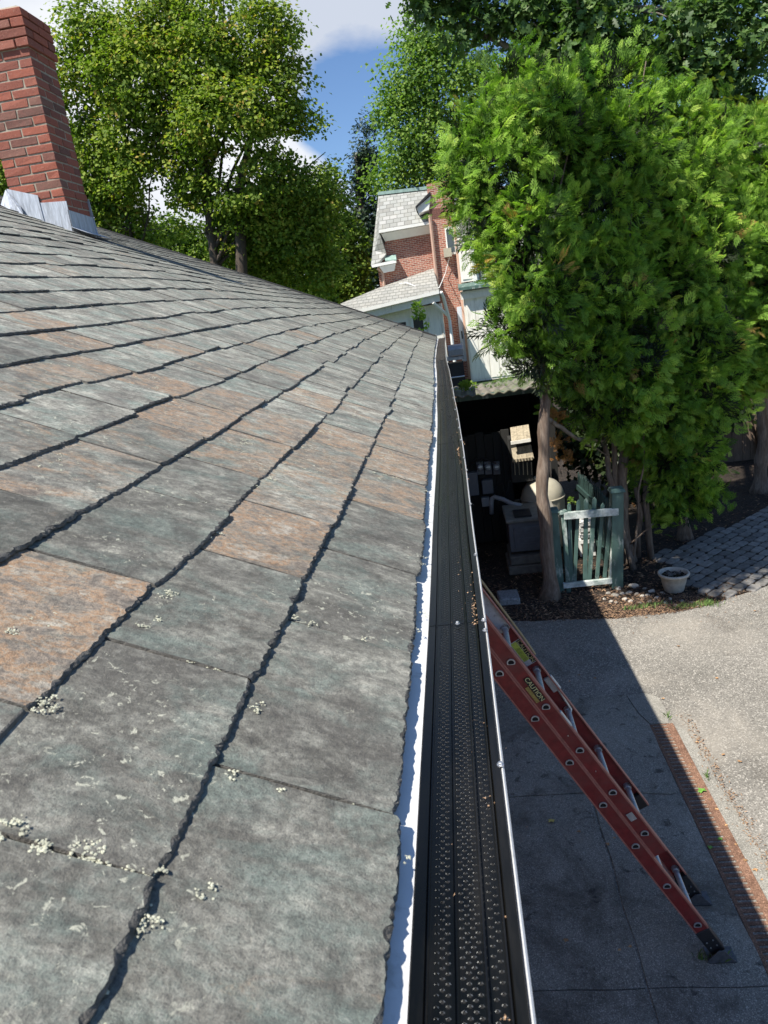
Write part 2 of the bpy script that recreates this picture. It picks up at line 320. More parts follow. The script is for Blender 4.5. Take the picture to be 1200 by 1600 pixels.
# ================================================================== the house under the camera
EX, CS, SN = .222, .908, .418
def interp(y, t):
    if y <= t[0][0]: return t[0][1]
    for (a, p), (b, q) in zip(t, t[1:]):
        if y <= b: return p+(q-p)*(y-a)/(b-a)
    return t[-1][1]
def shift(y): return interp(y, [(2, 0), (3, -.004), (4, -.015), (5.5, -.034), (7.5, -.072), (9, -.085), (12, -.088)])
def hump(x, y):
    d = max(0, -x-.13); return .045*min(d, 4.2)*math.exp(-((y-6)/3.0)**2)
YF, YB, NR = 11.75, -1.2, 44          # far gable, near end, number of courses
def roof(s, y, h=0):
    x = -.129-s*CS; return Vector((x+shift(y)+h*SN, y, -.6+s*SN+hump(x, y)+h*CS))
house = empty('slate_roofed_house', (-4, 5, GZ), 'low house with long grey slate roof, white eave and black gutter guard in the foreground', 'house')
# deck, far slope and gables
mb = MB()
ys = [YB+(YF-YB)*i/40 for i in range(41)]; ss = [0, 1, 2, 3.5, 5, 7, NR*EX]
vs = [roof(s-.0 if s else .03, y, -.012) for y in ys for s in ss]
n = len(ss); mb.add(vs, [(i*n+j, (i+1)*n+j, (i+1)*n+j+1, i*n+j+1) for i in range(40) for j in range(n-1)])
rt = roof(NR*EX, 5, -.012); RX, RZ = rt.x, rt.z
mb.slab([(RX, YB, RZ), (RX, YF, RZ), (2*RX+.13, YF, -.6), (2*RX+.13, YB, -.6)], (0, 0, -.05))
deck = mb.build('roof_deck', M['deck'], house)
mb = MB()
mb.box((-.47-.2, YB+.1, GZ), (-.47, YF-.2, -.72)); mb.box((2*RX+.6, YB+.1, GZ), (2*RX+.8, YF-.2, -.72))
for y in (YB+.1, YF-.35):
    mb.slab([(-.68, y, GZ), (2*RX+.6, y, GZ), (2*RX+.6, y, -.66), (RX, y, RZ-.2), (-.68, y, -.66)], (0, .14, 0))
mb.build('wall', M['far_brick'], house)
mb = MB()
for y0, y1 in zip(ys, ys[1:]):
    a, b = shift(y0), shift(y1)
    for x0, x1, z0, z1 in ((-.468, -.135, -.76, -.742), (-.134, -.118, -.78, -.612)):
        mb.hexa([(x0 if x0 < -.4 else x0+a, y0, z0), (x0 if x0 < -.4 else x0+a, y0, z1), (x0 if x0 < -.4 else x0+b, y1, z0), (x0 if x0 < -.4 else x0+b, y1, z1),
                 (x1+a, y0, z0), (x1+a, y0, z1), (x1+b, y1, z0), (x1+b, y1, z1)])
mb.build('fascia', M['white_metal'], house)
# rake board at the far gable, coloured dark for its shadow line
mb = MB()
for i in range(24):
    s0, s1 = i*NR*EX/24, (i+1)*NR*EX/24
    p, q = roof(s0, YF), roof(s1, YF)
    mb.hexa([p+Vector(o) for o in ((0, 0, -.16), (0, 0, .042), (0, .09, -.16), (0, .09, .042))]+[q+Vector(o) for o in ((0, 0, -.16), (0, 0, .042), (0, .09, -.16), (0, .09, .042))])
mb.build('rake_board', plain('rake_trim_shadow_dark', (.03, .03, .03), .7), house)
# ---- slates
RUST = [(2,.87,1),(2,.6,.2),(1,1.41,1),(0,2.07,.75),(0,3.0,.85),(2,2.91,.9),(3,1.58,.55),(4,2.54,.9),(3,2.15,.95),(6,2.71,1),(2,2.0,.8),(7,2.79,.9),(5,2.46,.8),(0,2.62,.85),
        (4,5.37,.9),(4,4.07,.8),(3,8.1,.95),(1,1.99,.7),(1,2.45,.85),(5,3.3,.8),(3,2.6,.8),(4,3.1,.6),(2,2.5,.75),(4,1.6,.3),(3,3.4,.7),(1,3.1,.6),(0,3.5,.4),(5,2.0,.7),(5,5.0,.5)]
GREY = [(0,1.29),(0,.84),(0,.6),(1,.7),(1,.4),(0,.4),(2,1.27),(1,1.07),(3,1.2),(4,1.95),(4,1.7),(6,1.9)]
BREAK = {0: [.30, .70, 1.10, 1.47, 1.87, 2.25, 2.62, 2.96], 1: [.10, .52, .88, 1.26, 1.60, 1.99, 2.38], 2: [.3, .69, 1.06, 1.47, 1.78, 2.18, 2.6], 3: [.5, .86, 1.24, 1.65, 1.98, 2.36]}
def breaks(k):
    out = [YB+.02]; b = BREAK.get(k)
    if b:
        while out[-1] < b[0]-.5: out.append(out[-1]+rng.uniform(.3, .4))
        if b[0]-out[-1] < .22: out.pop()
        out += b
    while out[-1] < YF-.25:
        y = out[-1]; wmax = .37 if y < 3.2 else .30
        out.append(y+rng.uniform(.26 if y < 3.2 else .18, wmax))
    out[-1] = YF-.01; return out
def slate(k, y0, y1, detail):
    """one slate: thin slab with a chipped tail edge and slightly ragged sides"""
    s0 = k*EX+rng.uniform(-.005, .005)+(rng.choice((0, 0, 0, 0, 0, 0, 0, 0, .018, -.012)) if k > 0 else 0); L = .455; t = rng.uniform(.0055, .0085)
    tilt = rng.uniform(-.003, .005); skew = rng.uniform(-.006, .006); lift = rng.uniform(0, .004)
    def hb(s, f): return .0145*(1-(s-s0)/L)+lift*(1-(s-s0)/L)+tilt*f*(1-(s-s0)/L)
    g = .0024; ya, yb = y0+g, y1-g
    seed = rng.uniform(0, 100)
    def jag(f, fr, a): return a*mnoise.noise(Vector((f*fr+seed, seed*.37, fr)))
    T, Mi, Mj, Bo = [], [], [], []
    for i in range(detail+1):
        f = i/detail; y = ya+(yb-ya)*f; e = skew*(f-.5)
        cor = .006*max(0, 1-min(f, 1-f)*14)*(1 if detail > 8 else .3)
        j = jag(f, 2, .003)+jag(f, 11, .0022)+max(0, jag(f, 23, .010)-.0022)+max(0, jag(f, 51, .007)-.0015)+(rng.uniform(-.0005, .0009) if detail > 8 else 0)
        r1 = .0022+abs(jag(f, 14, .012))+(rng.uniform(0, .0022) if detail > 8 else 0)
        r2 = r1*rng.uniform(.25, .6)
        r3 = r2*rng.uniform(.2, .9)
        for lst, ds, hh in ((T, r1, 1.0), (Mi, r2+.001, rng.uniform(.62, .8)), (Mj, r3, rng.uniform(.25, .5)), (Bo, rng.uniform(0, .0015), 0)):
            s = s0+j+e+ds+cor; lst.append(roof(s, y, hb(s, f)+t*hh))
    K = 6 if detail > 8 else 1
    top = []; bot = []
    def side(y, sgn):
        a, b = [], []
        for q in range(1, K+1):
            s = s0+.012+(L-.012)*q/K; yy = y+(rng.uniform(0, .0022)*sgn if detail > 8 else 0)
            a.append(roof(s, yy, hb(s, .5)+t)); b.append(roof(s, yy, hb(s, .5)))
        return a, b
    Lt, Lb = side(ya, 1); Rt, Rb = side(yb, -1)
    mb = MB(); n = detail+1
    vs = T+Mi+Mj+Bo; o = 4*n; vs = vs+Lt+Lb+Rt+Rb
    fs = [tuple(range(n))+tuple(o+2*K+i for i in range(K))+tuple(o+i for i in range(K-1, -1, -1))]
    for i in range(detail): fs += [(i, i+1, n+i+1, n+i), (n+i, n+i+1, 2*n+i+1, 2*n+i), (2*n+i, 2*n+i+1, 3*n+i+1, 3*n+i)]
    for side_o, ti in ((o, 0), (o+2*K, n-1)):
        prev = (ti, 3*n+ti)
        for q in range(K):
            cur = (side_o+q, side_o+K+q); fs.append((prev[0], cur[0], cur[1], prev[1])); prev = cur
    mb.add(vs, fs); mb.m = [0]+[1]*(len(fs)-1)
    return mb
recs = []
for k in range(NR):
    bs = breaks(k)
    for y0, y1 in zip(bs, bs[1:]):
        yc = (y0+y1)/2; c = roof(k*EX+.1, yc)
        if k > 6 and -.6 < 0 and abs(c.x+4.05) < .33 and 7.55 < yc < 8.15 and y1-y0 < .2: continue
        r = max([a for (kk, y, a) in RUST if kk == k and y0 <= y <= y1] or [0])
        if not r and not any(kk == k and y0 <= y <= y1 for kk, y in GREY):
            q = rng.random(); r = rng.uniform(.3, .55) if q < .16 else (rng.uniform(.1, .3) if q < .32 else 0)
            if yc > 4 and q > .05: r *= .4
        tone = rng.betavariate(2.2, 2.2)
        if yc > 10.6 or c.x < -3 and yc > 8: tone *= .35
        if 1.5 < yc < 10: tone = min(1.35, tone*.8+.18+.32*min(1, (yc-1.5)/1.5))  # mid-roof slates lightened in colour for grazing sun glint
        if k < 2 and yc < 1.3: tone = .38
        d = c.length
        cp = Vector((c.dot(_X), c.dot(_Y), c.dot(_Z)))
        cc = Vector((c.x*_X.x+c.y*_Y.x+c.z*_Z.x, c.x*_X.y+c.y*_Y.y+c.z*_Z.y, c.x*_X.z+c.y*_Y.z+c.z*_Z.z))
        vis = False; area = 0
        if cc.z < -.05:
            px, py = 600+F*cc.x/-cc.z, 800-F*cc.y/-cc.z
            vis = -260 < px < 1300 and -100 < py < 1900
            nrm = Vector((SN, 0, CS)); area = (y1-y0)*EX*abs(c.normalized().dot(nrm))/d**2
        recs.append((area if vis else 0, k, y0, y1, r, tone, rng.random()))
order = sorted(range(len(recs)), key=lambda i: -recs[i][0]); big = set(order[:298]); nearest = set(order[:110])
merged = MB(); mvar = []; nearest24 = set(order[:36])
def set_var(me, arr):
    a = me.attributes.new('var', 'FLOAT_VECTOR', 'FACE'); a.data.foreach_set('vector', np.asarray(arr, dtype=np.float32).ravel())
for i, (area, k, y0, y1, r, tone, sd) in enumerate(recs):
    det = (64 if i in nearest24 else 20) if i in nearest else (7 if i in big or area > 0 else 2)
    mb = slate(k, y0, y1, det)
    if i in big:
        b = roof(k*EX+.1, (y0+y1)/2)
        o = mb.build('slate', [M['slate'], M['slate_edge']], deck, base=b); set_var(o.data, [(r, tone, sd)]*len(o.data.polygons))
    else:
        nf = len(mb.f); merged.add(mb.v, mb.f); merged.m[-nf:] = mb.m; mvar += [(r, tone, sd)]*nf
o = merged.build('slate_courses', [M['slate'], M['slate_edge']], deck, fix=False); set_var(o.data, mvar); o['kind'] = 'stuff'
# ---- lichen tufts, thickest along the joints
def blob(mb, c, r, n=Vector((SN, 0, CS))):
    t = n.orthogonal().normalized(); b = n.cross(t); k = 5
    off = rng.uniform(0, 6); ring = [c+(t*math.cos(off+2*math.pi*i/k)+b*math.sin(off+2*math.pi*i/k))*r*rng.uniform(.7, 1.2) for i in range(k)]
    up = [c+(p-c)*.8+n*r*rng.uniform(.08, .22) for p in ring]; top = c+n*r*rng.uniform(.12, .35)
    mb.add(ring+up+[top], [(i, (i+1)%k, k+(i+1)%k, k+i) for i in range(k)]+[(k+i, k+(i+1)%k, 2*k) for i in range(k)])
mb = MB(); mo = MB()
def tuft(s, y, rr, cnt, h=.020, mm=mb, hd=7):
    heads = [(rng.gauss(0, rr), rng.gauss(0, rr*.6)) for _ in range(max(1, cnt//hd))]
    for a0, b0 in heads:
        hr = rng.uniform(.0018, .0045)
        for _ in range(9):
            a, b = a0+rng.gauss(0, hr), b0+rng.gauss(0, hr)
            blob(mm, roof(s+b, y+a, h+rng.uniform(-.002, .0015)), rng.uniform(.0009, .0024))
SPOTS = [((110,1380),.022,90),((60,1355),.010,26),((15,1322),.010,20),((215,1398),.016,50),((222,1468),.008,16),((545,1262),.007,14),((335,1063),.010,22),((300,1045),.006,10),((400,1125),.006,10),((355,1235),.006,8),
         ((315,1415),.005,6),((235,990),.01,16),((260,945),.012,22),((330,850),.012,18),((70,1130),.012,24),((20,1005),.006,6),((450,830),.01,14),((380,700),.02,30),((345,650),.02,30),((240,620),.02,20),((500,560),.03,50),
         ((430,1250),.004,5),((660,975),.006,6),((560,1020),.008,8),((590,1030),.006,7),((455,985),.006,8),((480,990),.006,6),((500,800),.02,24),((560,660),.03,40),((610,600),.04,40),((420,760),.012,16)]
for (p, rr, cnt) in SPOTS:
    r = ray(*p); t = -(.6+.129*.46)/(r[2]+.46*r[0]); P = r*t
    tuft((-P.x-.129)/CS, P.y, rr, cnt, hd=3)
for (area, k, y0, y1, r, tone, sd) in sorted(recs, reverse=True)[:700]:
    yc = (y0+y1)/2
    dens = 1.0 if 1.5 < yc < 11 else .35
    if rng.random() < .5*dens:
        for _ in range(rng.randint(1, 3)): tuft((k+rng.uniform(.15, 1))*EX, y1+rng.uniform(-.008, .008), .006+.002*yc, rng.randint(4, 12), .017)
    if rng.random() < .55*dens:
        for _ in range(rng.randint(1, 3)): tuft(k*EX+rng.uniform(-.01, .02), rng.uniform(y0, y1), .006+.0015*yc, rng.randint(4, 12), .020)
    if r > .5 and rng.random() < .7: tuft((k+rng.uniform(.2, .9))*EX, rng.uniform(y0, y1), .04, 60, .018)
o = mb.build('lichen', M['lichen'], deck, fix=False); o['kind'] = 'stuff'
# ---- chimney
XR, XL, Y1, Y2 = -3.745, -4.315, 7.58, 8.07
ZB, ZT, RH = .75, 3.18, .0845
mb = MB(); mb.box((XL+.006, Y1+.006, ZB), (XR-.006, Y2-.006, ZT-.02))
ch = mb.build('chimney', M['mortar'], house, base=(XR-.28, Y1+.25, ZB))
def brick(a, b):
    c = [(a[i]+b[i])/2 for i in range(3)]
    mb = MB(); mb.box(a, b, .0038, rng); o = mb.build('brick', M['brick'], ch, base=c)
    bevel(o, .004)
row = 0; z = ZB
while z < ZT-.03:
    top = ZT-z < 4.6*RH; g = .0075; e = rng.uniform(-.002, .003)+(.028 if top else 0)
    z0, z1 = z+g, z+RH-g; x0, x1, ya, yb = XL-e, XR+e, Y1-e, Y2+e; D = .13
    W = x1-x0; H = yb-ya
    if row % 2 == 0:
        for i in range(2): brick((x0+W*i/2+g*(i > 0), ya, z0), (x0+W*(i+1)/2-g*(i < 1), ya+D, z1)); brick((x0+W*i/2+g*(i > 0), yb-D, z0), (x0+W*(i+1)/2-g*(i < 1), yb, z1))
        for xa, xb in ((x0, x0+D), (x1-D, x1)): brick((xa, ya+D+2*g, z0), (xb, yb-D-2*g, z1))
    else:
        for xa, xb in ((x0, x0+D), (x1-D, x1)):
            brick((xa, ya, z0), (xb, ya+H/2-g, z1)); brick((xa, ya+H/2+g, z0), (xb, yb, z1))
        brick((x0+D+2*g, ya, z0), (x1-D-2*g, ya+D, z1)); brick((x0+D+2*g, yb-D, z0), (x1-D-2*g, yb, z1))
    z += RH; row += 1
ZT = z
mb = MB(); mb.hexa([(XL-.02, Y1-.02, ZT-.01), (XL+.05, Y1+.05, ZT+.035), (XL-.02, Y2+.02, ZT-.01), (XL+.05, Y2-.05, ZT+.035), (XR+.02, Y1-.02, ZT-.01), (XR-.05, Y1+.05, ZT+.035), (XR+.02, Y2+.02, ZT-.01), (XR-.05, Y2-.05, ZT+.035)])
mb.build('mortar_cap', M['mortar'], ch)
def rz(x, y):
    s = (-.129-x)/CS; return roof(s, y).z
zf = lambda x, y: rz(x, y)+.035
mb = MB()
mb.slab([(XR+.012, Y1-.012, zf(XR, Y1)-.06), (XR+.012, Y1-.012, zf(XR, Y1)+.24), (XR-.22, Y1-.012, zf(XR-.22, Y1)+.15), (XR-.30, Y1-.012, zf(XR-.3, Y1)+.12), (XR-.30, Y1-.012, zf(XR-.3, Y1)-.06)], (0, .009, 0))
mb.build('step_flashing', M['lead'], ch)
mb = MB()
mb.slab([(XR-.27, Y1-.020, zf(XR-.27, Y1)-.05), (XR-.27, Y1-.020, zf(XR-.27, Y1)+.20), (XL-.01, Y1-.016, zf(XL, Y1)+.16), (XL-.01, Y1-.02, zf(XL, Y1)-.05)], (0, .008, 0))
mb.build('step_flashing', M['lead'], ch)
mb = MB()
pts = [(XL-.10, Y1-.05, zf(XL-.1, Y1)-.03), (XL-.02, Y1-.03, zf(XL, Y1)+.15), (XL+.10, Y1-.05, zf(XL+.1, Y1)+.02), (XL+.13, Y1-.09, zf(XL+.13, Y1)-.045), (XL+.02, Y1-.12, zf(XL, Y1)-.05)]
mb.slab(pts, (.004, .008, .002)); mb.build('loose_flashing', M['lead'], ch)
mb = MB()
mb.slab([(XR+.004, Y1-.012, rz(XR, Y1)-.02), (XR+.004, Y2+.012, rz(XR, Y2)-.02), (XR+.004, Y2+.012, rz(XR, Y2)+.19), (XR+.004, Y1-.012, rz(XR, Y1)+.19)], (.010, 0, 0))
mb.slab([(XR+.01, Y1-.03, rz(XR, Y1)+.024), (XR+.01, Y2+.03, rz(XR, Y2)+.024), (XR+.16, Y2+.03, rz(XR+.16, Y2)+.026), (XR+.16, Y1-.03, rz(XR+.16, Y1)+.026)], (0, 0, .004))
mb.slab([(XR-.02, Y2+.014, rz(XR, Y2)), (XR+.03, Y2+.014, rz(XR, Y2)), (XR+.014, Y2+.014, rz(XR, Y2)+.38), (XR-.02, Y2+.014, rz(XR, Y2)+.38)], (0, .008, 0))
mb.build('apron_flashing', M['lead'], ch)
# ---- eave flashing, gutter and its guard
gy = [YB]+[YB+(YF-.05-YB)*i/90 for i in range(1, 91)]
def wob(y): return .0012*math.sin(y*2.3)+.0008*math.sin(y*5.1+1)
def sweep(name, prof, mat, parent, th=.0015, y_end=None, w=1):
    P = [Vector((a, 0, b)) for a, b in prof]; nP = len(P)
    vs = []
    yy = [y for y in gy if y_end is None or y <= y_end]
    for y in yy:
        for p in P: vs.append((p.x+shift(y)+wob(y)*w, y, p.z+wob(y*1.3)*w))
    for y in yy:
        for p in P: vs.append((p.x+shift(y)+wob(y)*w, y, p.z-th+wob(y*1.3)*w))
    L = len(yy)*nP; fs = []
    for i in range(len(yy)-1):
        for j in range(nP-1):
            a, b, c, d = i*nP+j, (i+1)*nP+j, (i+1)*nP+j+1, i*nP+j+1
            fs += [(a, b, c, d), (L+a, L+d, L+c, L+b)]
        fs += [(i*nP, L+i*nP, L+(i+1)*nP, (i+1)*nP), (i*nP+nP-1, (i+1)*nP+nP-1, L+(i+1)*nP+nP-1, L+i*nP+nP-1)]
    for i in (0, len(yy)-1): fs += [(i*nP+j, i*nP+j+1, L+i*nP+j+1, L+i*nP+j) for j in range(nP-1)]
    return MB().add(vs, fs).build(name, mat, parent)
sweep('drip_flashing', [(-.150, -.5925), (-.118, -.6015), (-.1025, -.6060), (-.1020, -.640)], M['white_metal'], house)
gut = sweep('gutter', [(-.106, -.612), (-.106, -.700), (-.085, -.716), (-.035, -.716), (-.016, -.690), (-.004, -.645), (.0030, -.622), (.0052, -.6035), (.0078, -.6005), (.0100, -.6035), (.0095, -.612)], M['white_metal'], house)
g = lambda t: -.102+t
prof = [(0, -.6065), (.001, -.6045), (.0135, -.6045), (.0148, -.6085), (.0168, -.6085), (.018, -.6045), (.0425, -.6050), (.0435, -.6080), (.0462, -.6080), (.0472, -.6050),
        (.0700, -.6050), (.0715, -.6005), (.0735, -.6000), (.0752, -.6045), (.0905, -.6045), (.0920, -.6005), (.0935, -.6000), (.0948, -.6030), (.0962, -.5990), (.1068, -.5985), (.1074, -.6020)]
guard = sweep('gutter_guard', [(g(a), b) for a, b in prof], M['black_metal'], gut, .001)
mb = MB(); mh = MB()
for ci, t in enumerate((.0255, .0310, .0365, .0505, .0560, .0615, .0665, .0800, .0865)):
    y = -.2+(.0055 if ci % 2 else 0)
    while y < 7.5:
        yy = y+rng.uniform(-.0004, .0004); x = g(t)+shift(yy)+wob(yy); zz = -.6046+wob(yy*1.3)
        if t < .075: zz -= .0004
        r = .0020; k = 5
        # a punched louver: raised crescent lip behind a black disc standing for shaded hole
        outer = []; inner = []
        for i in range(k+1):
            th = math.pi*(.0+1.0*i/k); c, s_ = math.cos(th), math.sin(th)
            outer.append((x+c*r*1.25, yy+s_*r*1.25, zz)); inner.append((x+c*r*.8, yy+s_*r*.75, zz+.0011))
        n = k+1; mb.add(outer+inner, [(i, i+1, n+i+1, n+i) for i in range(k)])
        mh.add([(x+math.cos(2*math.pi*i/6)*r, yy+math.sin(2*math.pi*i/6)*r*.8, zz+.0003) for i in range(6)], [tuple(range(6))])
        y += .011 if y < 4 else .016
mb.build('punched_rims', M['dimple'], guard, fix=False)['kind'] = 'stuff'
mh.build('hole_shade_discs', M['black'], guard, fix=False)['kind'] = 'stuff'
# seams between lengths of guard
for y in (1.262, 3.05, 5.2, 7.4, 9.5):
    mb = MB(); q = [(g(a)+shift(y)+wob(y), b+wob(y*1.3)+.0007) for a, b in prof[1:-1]]
    vs = [(a, y+d, b) for d in (0, .012) for a, b in q]+[(a, y+d, b-.0012) for d in (0, .012) for a, b in q]; n = len(q)
    mb.add(vs, [(j, j+1, n+j+1, n+j) for j in range(n-1)]+[(j, 2*n+j, 2*n+j+1, j+1) for j in range(n-1)]); mb.build('lap_seam', M['black_metal'], guard)
# hex screws along the lip
def screw(px, py):
    p = at(px, py, 1); p = p*(-.5985/p.z); c = Vector((p.x, p.y, -.5985+wob(p.y*1.3)))
    mb = MB(); mb.lathe(c, [(.0048, 0), (.0048, .0009), (.0030, .0012)], 12); mb.lathe(c, [(.0031, .0010), (.0031, .0040), (.0024, .0046), (0, .0046)], 6)
    mb.build('screw', M['steel'], guard, base=c)
for p in ((743,866),(755.5,969),(758,985),(782,1196),(715,974),(735,788),(729,735),(725,716),(720,688),(717,668),(714,655),(711,640),(708,622),(706,607),(704,594)): screw(*p)
# crumbs of seed and leaf caught in the guard
mb = MB()
def crumb(x, y, z, r):
    a = [Vector((x, y, z))+Vector((rng.uniform(-r, r), rng.uniform(-r, r), rng.uniform(0, r*.7))) for _ in range(4)]
    mb.add(a, [(0, 1, 2), (0, 2, 3), (0, 3, 1), (1, 3, 2)])
for (px, py, sx, sy, cnt, r) in ((741,948,.0030,.035,60,.0028),(745,972,.0035,.012,22,.0028),(760,1131,.0035,.006,7,.003),(769,1246,.0035,.007,9,.003),(741,905,.003,.02,8,.0025),(719,708,.005,.10,60,.006),(727,735,.004,.05,16,.005),(722,690,.004,.05,14,.004),(790,1432,.002,.003,5,.003),(790,1585,.002,.002,5,.003),(715,890,.01,.3,26,.0018),(735,1300,.03,.12,10,.0015),(712,640,.004,.3,40,.005)):
    p = at(px, py, 1); p = p*(-.600/p.z)
    for _ in range(cnt): crumb(p.x+rng.gauss(0, sx), p.y+rng.gauss(0, sy), -.603, r*rng.uniform(.5, 1.2))
o = mb.build('seed_debris', M['debris'], None, fix=False); tag(o, 'brown crumbs of seed and leaf lying on the black gutter guard', 'debris', kind='stuff')
# ================================================================== ground
def sheet(name, pts, z, mat, kind='structure', parent=None, sub=0):
    mb = MB(); mb.add([(x, y, z) for x, y in pts], [tuple(range(len(pts)))]); o = mb.build(name, mat, parent, fix=False)
    if kind: o['kind'] = kind
    return o
sheet('ground', [(-400, -400), (400, -400), (400, 400), (-400, 400)], GZ-.035, M['grass_far'])
def ragged(pts, step=.12, amp=.025, closed=True):
    out = []
    for a, b in zip(pts, pts[1:]+pts[:1]):
        L = math.dist(a, b); n = max(1, int(L/step))
        if L > 6: n = 1
        for i in range(n):
            x, y = a[0]+(b[0]-a[0])*i/n, a[1]+(b[1]-a[1])*i/n
            out.append((x+mnoise.noise(Vector((x*3, y*3, 1)))*amp*2, y+mnoise.noise(Vector((x*3, y*3, 9)))*amp*2))
    return out
sheet('soil_bed', [(-.5, 6.6), (9, 6.6), (14, 10), (14, 24), (-.5, 24)], GZ-.02, M['soil'])
asph = sheet('asphalt_drive', [(9, 30), (40, 30), (40, -30), (-.45, -30)]+ragged([(-.45, 7.5), (.35, 7.47), (1.46, 7.33), (2.14, 7.35), (2.66, 7.52), (3.26, 7.8), (4.3, 8.5), (6, 9.8)])+[(9, 13)], GZ-.006, M['asphalt'])
apron = empty('concrete_apron', (.4, 3, GZ), None, None); apron['kind'] = 'structure'
def slab(pts, mat='concrete', amp=.006, dz=0):
    q = ragged(pts, .07, amp); mb = MB(); mb.slab([(x, y, GZ-.06) for x, y in q], (0, 0, .063+dz)); return mb.build('slab', M[mat], apron, base=(pts[0][0], pts[0][1], GZ))
J = .008
slab([(-.46, 4.5), (.66, 4.5), (1.22, 4.44), (1.285, 4.46), (1.285, 5.30), (1.24, 5.45), (1.20, 5.76), (-.46, 5.79)], dz=.004)
slab([(1.215, 5.76), (1.255, 5.45), (1.30, 5.31), (1.455, 5.30), (1.49, 5.5), (1.47, 5.70), (1.38, 5.78)], 'concrete_pale')
slab([(-.46, 2.955), (.655, 2.955), (.655, 4.49), (-.46, 4.49)])
slab([(.67, 2.955), (1.285, 2.955), (1.285, 4.445), (1.22, 4.43), (.67, 4.49)], dz=-.002)
slab([(-.46, .9), (.655, .9), (.655, 2.945), (-.46, 2.945)], dz=.001)
slab([(.67, .9), (1.285, .9), (1.285, 2.945), (.67, 2.945)])
slab([(-.46, -2.5), (1.285, -2.5), (1.285, .89), (-.46, .89)])
slab([(1.485, -2.5), (1.60, -2.5), (1.59, 1.5), (1.62, 3.2), (1.585, 4.2), (1.56, 5.2), (1.50, 5.28), (1.485, 5.0)], 'concrete_pale', .012, -.002)
# trench drain: separate cast grates laid end to end
dr = empty('trench_drain', (1.385, 2, GZ), 'long rusty iron trench drain grate set between the concrete slabs and the asphalt', 'drain grate')
sheetm = MB(); sheetm.box((1.288, -2.5, GZ-.2), (1.484, 5.298, GZ-.05)); sheetm.build('channel', M['black'], dr)
y = 5.293; L = .61
while y > -2.4:
    mb = MB(); x0, x1 = 1.291, 1.481; y0 = y-L+.004; zt = GZ+.001; zb = GZ-.045
    mb.box((x0, y0, zb), (x0+.024, y, zt)); mb.box((x1-.058, y0, zb), (x1, y, zt))
    n = 14; p = (y-y0)/n
    for i in range(n+1):
        yc = y0+i*p; a, b = max(y0, yc-p*.27), min(y, yc+p*.27); mb.box((x0+.0245, a, zb), (x1-.0585, b, zt-.0008))
    mb.build('grate', M['rust_iron'], dr, base=(1.385, y, GZ)); y -= L
# cobbled path: each paver a block
path = sheet('cobble_path', ragged([(2.45, 8.0), (2.62, 7.55), (3.2, 7.77), (4.5, 8.65), (6.3, 10.0), (8, 11.6), (8, 13.5), (6.3, 13.0), (4.36, 10.5), (2.95, 9.35), (2.35, 9.05)], .2, .02), GZ-.004, M['soil'])
polyp = [(2.42, 7.95), (2.62, 7.53), (3.2, 7.75), (4.5, 8.63), (6.3, 9.98), (8, 11.6), (8, 13.5), (6.3, 13.0), (4.36, 10.55), (2.95, 9.42), (2.35, 9.1)]
def inside(x, y, P):
    c = False
    for (a, b), (d, e) in zip(P, P[1:]+P[:1]):
        if (b > y) != (e > y) and x < (d-a)*(y-b)/(e-b)+a: c = not c
    return c
th = rad(42); ux, uy = math.cos(th), math.sin(th); cnt = 0; rest = MB(); pav = []
for j in range(-30, 45):
    s = -4+rng.uniform(0, .2)
    while s < 9:
        wd = rng.uniform(.16, .235); c = s+wd/2; t = j*.128
        x, y = 2.6+ux*c-uy*t, 7.5+uy*c+ux*t
        if inside(x, y, polyp): pav.append((math.hypot(x, y), x, y, wd))
        s += wd
pav.sort()
for i, (d, x, y, wd) in enumerate(pav):
    g_ = .008; a = wd/2-g_; b = .064-g_; h = rng.uniform(.004, .014); mb = MB(); tp = []; bt = []
    for q in range(8):
        sx, sy = [(1, -.6), (1, .6), (.75, 1), (-.75, 1), (-1, .6), (-1, -.6), (-.75, -1), (.75, -1)][q]
        lx, ly = sx*a+rng.uniform(-.006, .006), sy*b+rng.uniform(-.005, .005)
        bt.append((x+ux*lx-uy*ly, y+uy*lx+ux*ly, GZ-.03)); tp.append((x+(ux*lx-uy*ly)*.9, y+(uy*lx+ux*ly)*.9, GZ+h+rng.uniform(-.002, .002)))
    mid = [(p[0]*.5+q[0]*.5+(p[0]-q[0])*.45, p[1]*.5+q[1]*.5+(p[1]-q[1])*.45, GZ+h-.010) for p, q in zip(bt, tp)]
    mb.add(bt+mid+tp, [(i2, (i2+1)%8, 8+(i2+1)%8, 8+i2) for i2 in range(8)]+[(8+i2, 8+(i2+1)%8, 16+(i2+1)%8, 16+i2) for i2 in range(8)]+[tuple(range(16, 24))])
    if i < 290: mb.build('paver', M['paver'], path, base=(x, y, GZ))
    else: rest.add(mb.v, mb.f)
if rest.v: rest.build('far_pavers', M['paver'], path, fix=False)['kind'] = 'stuff'
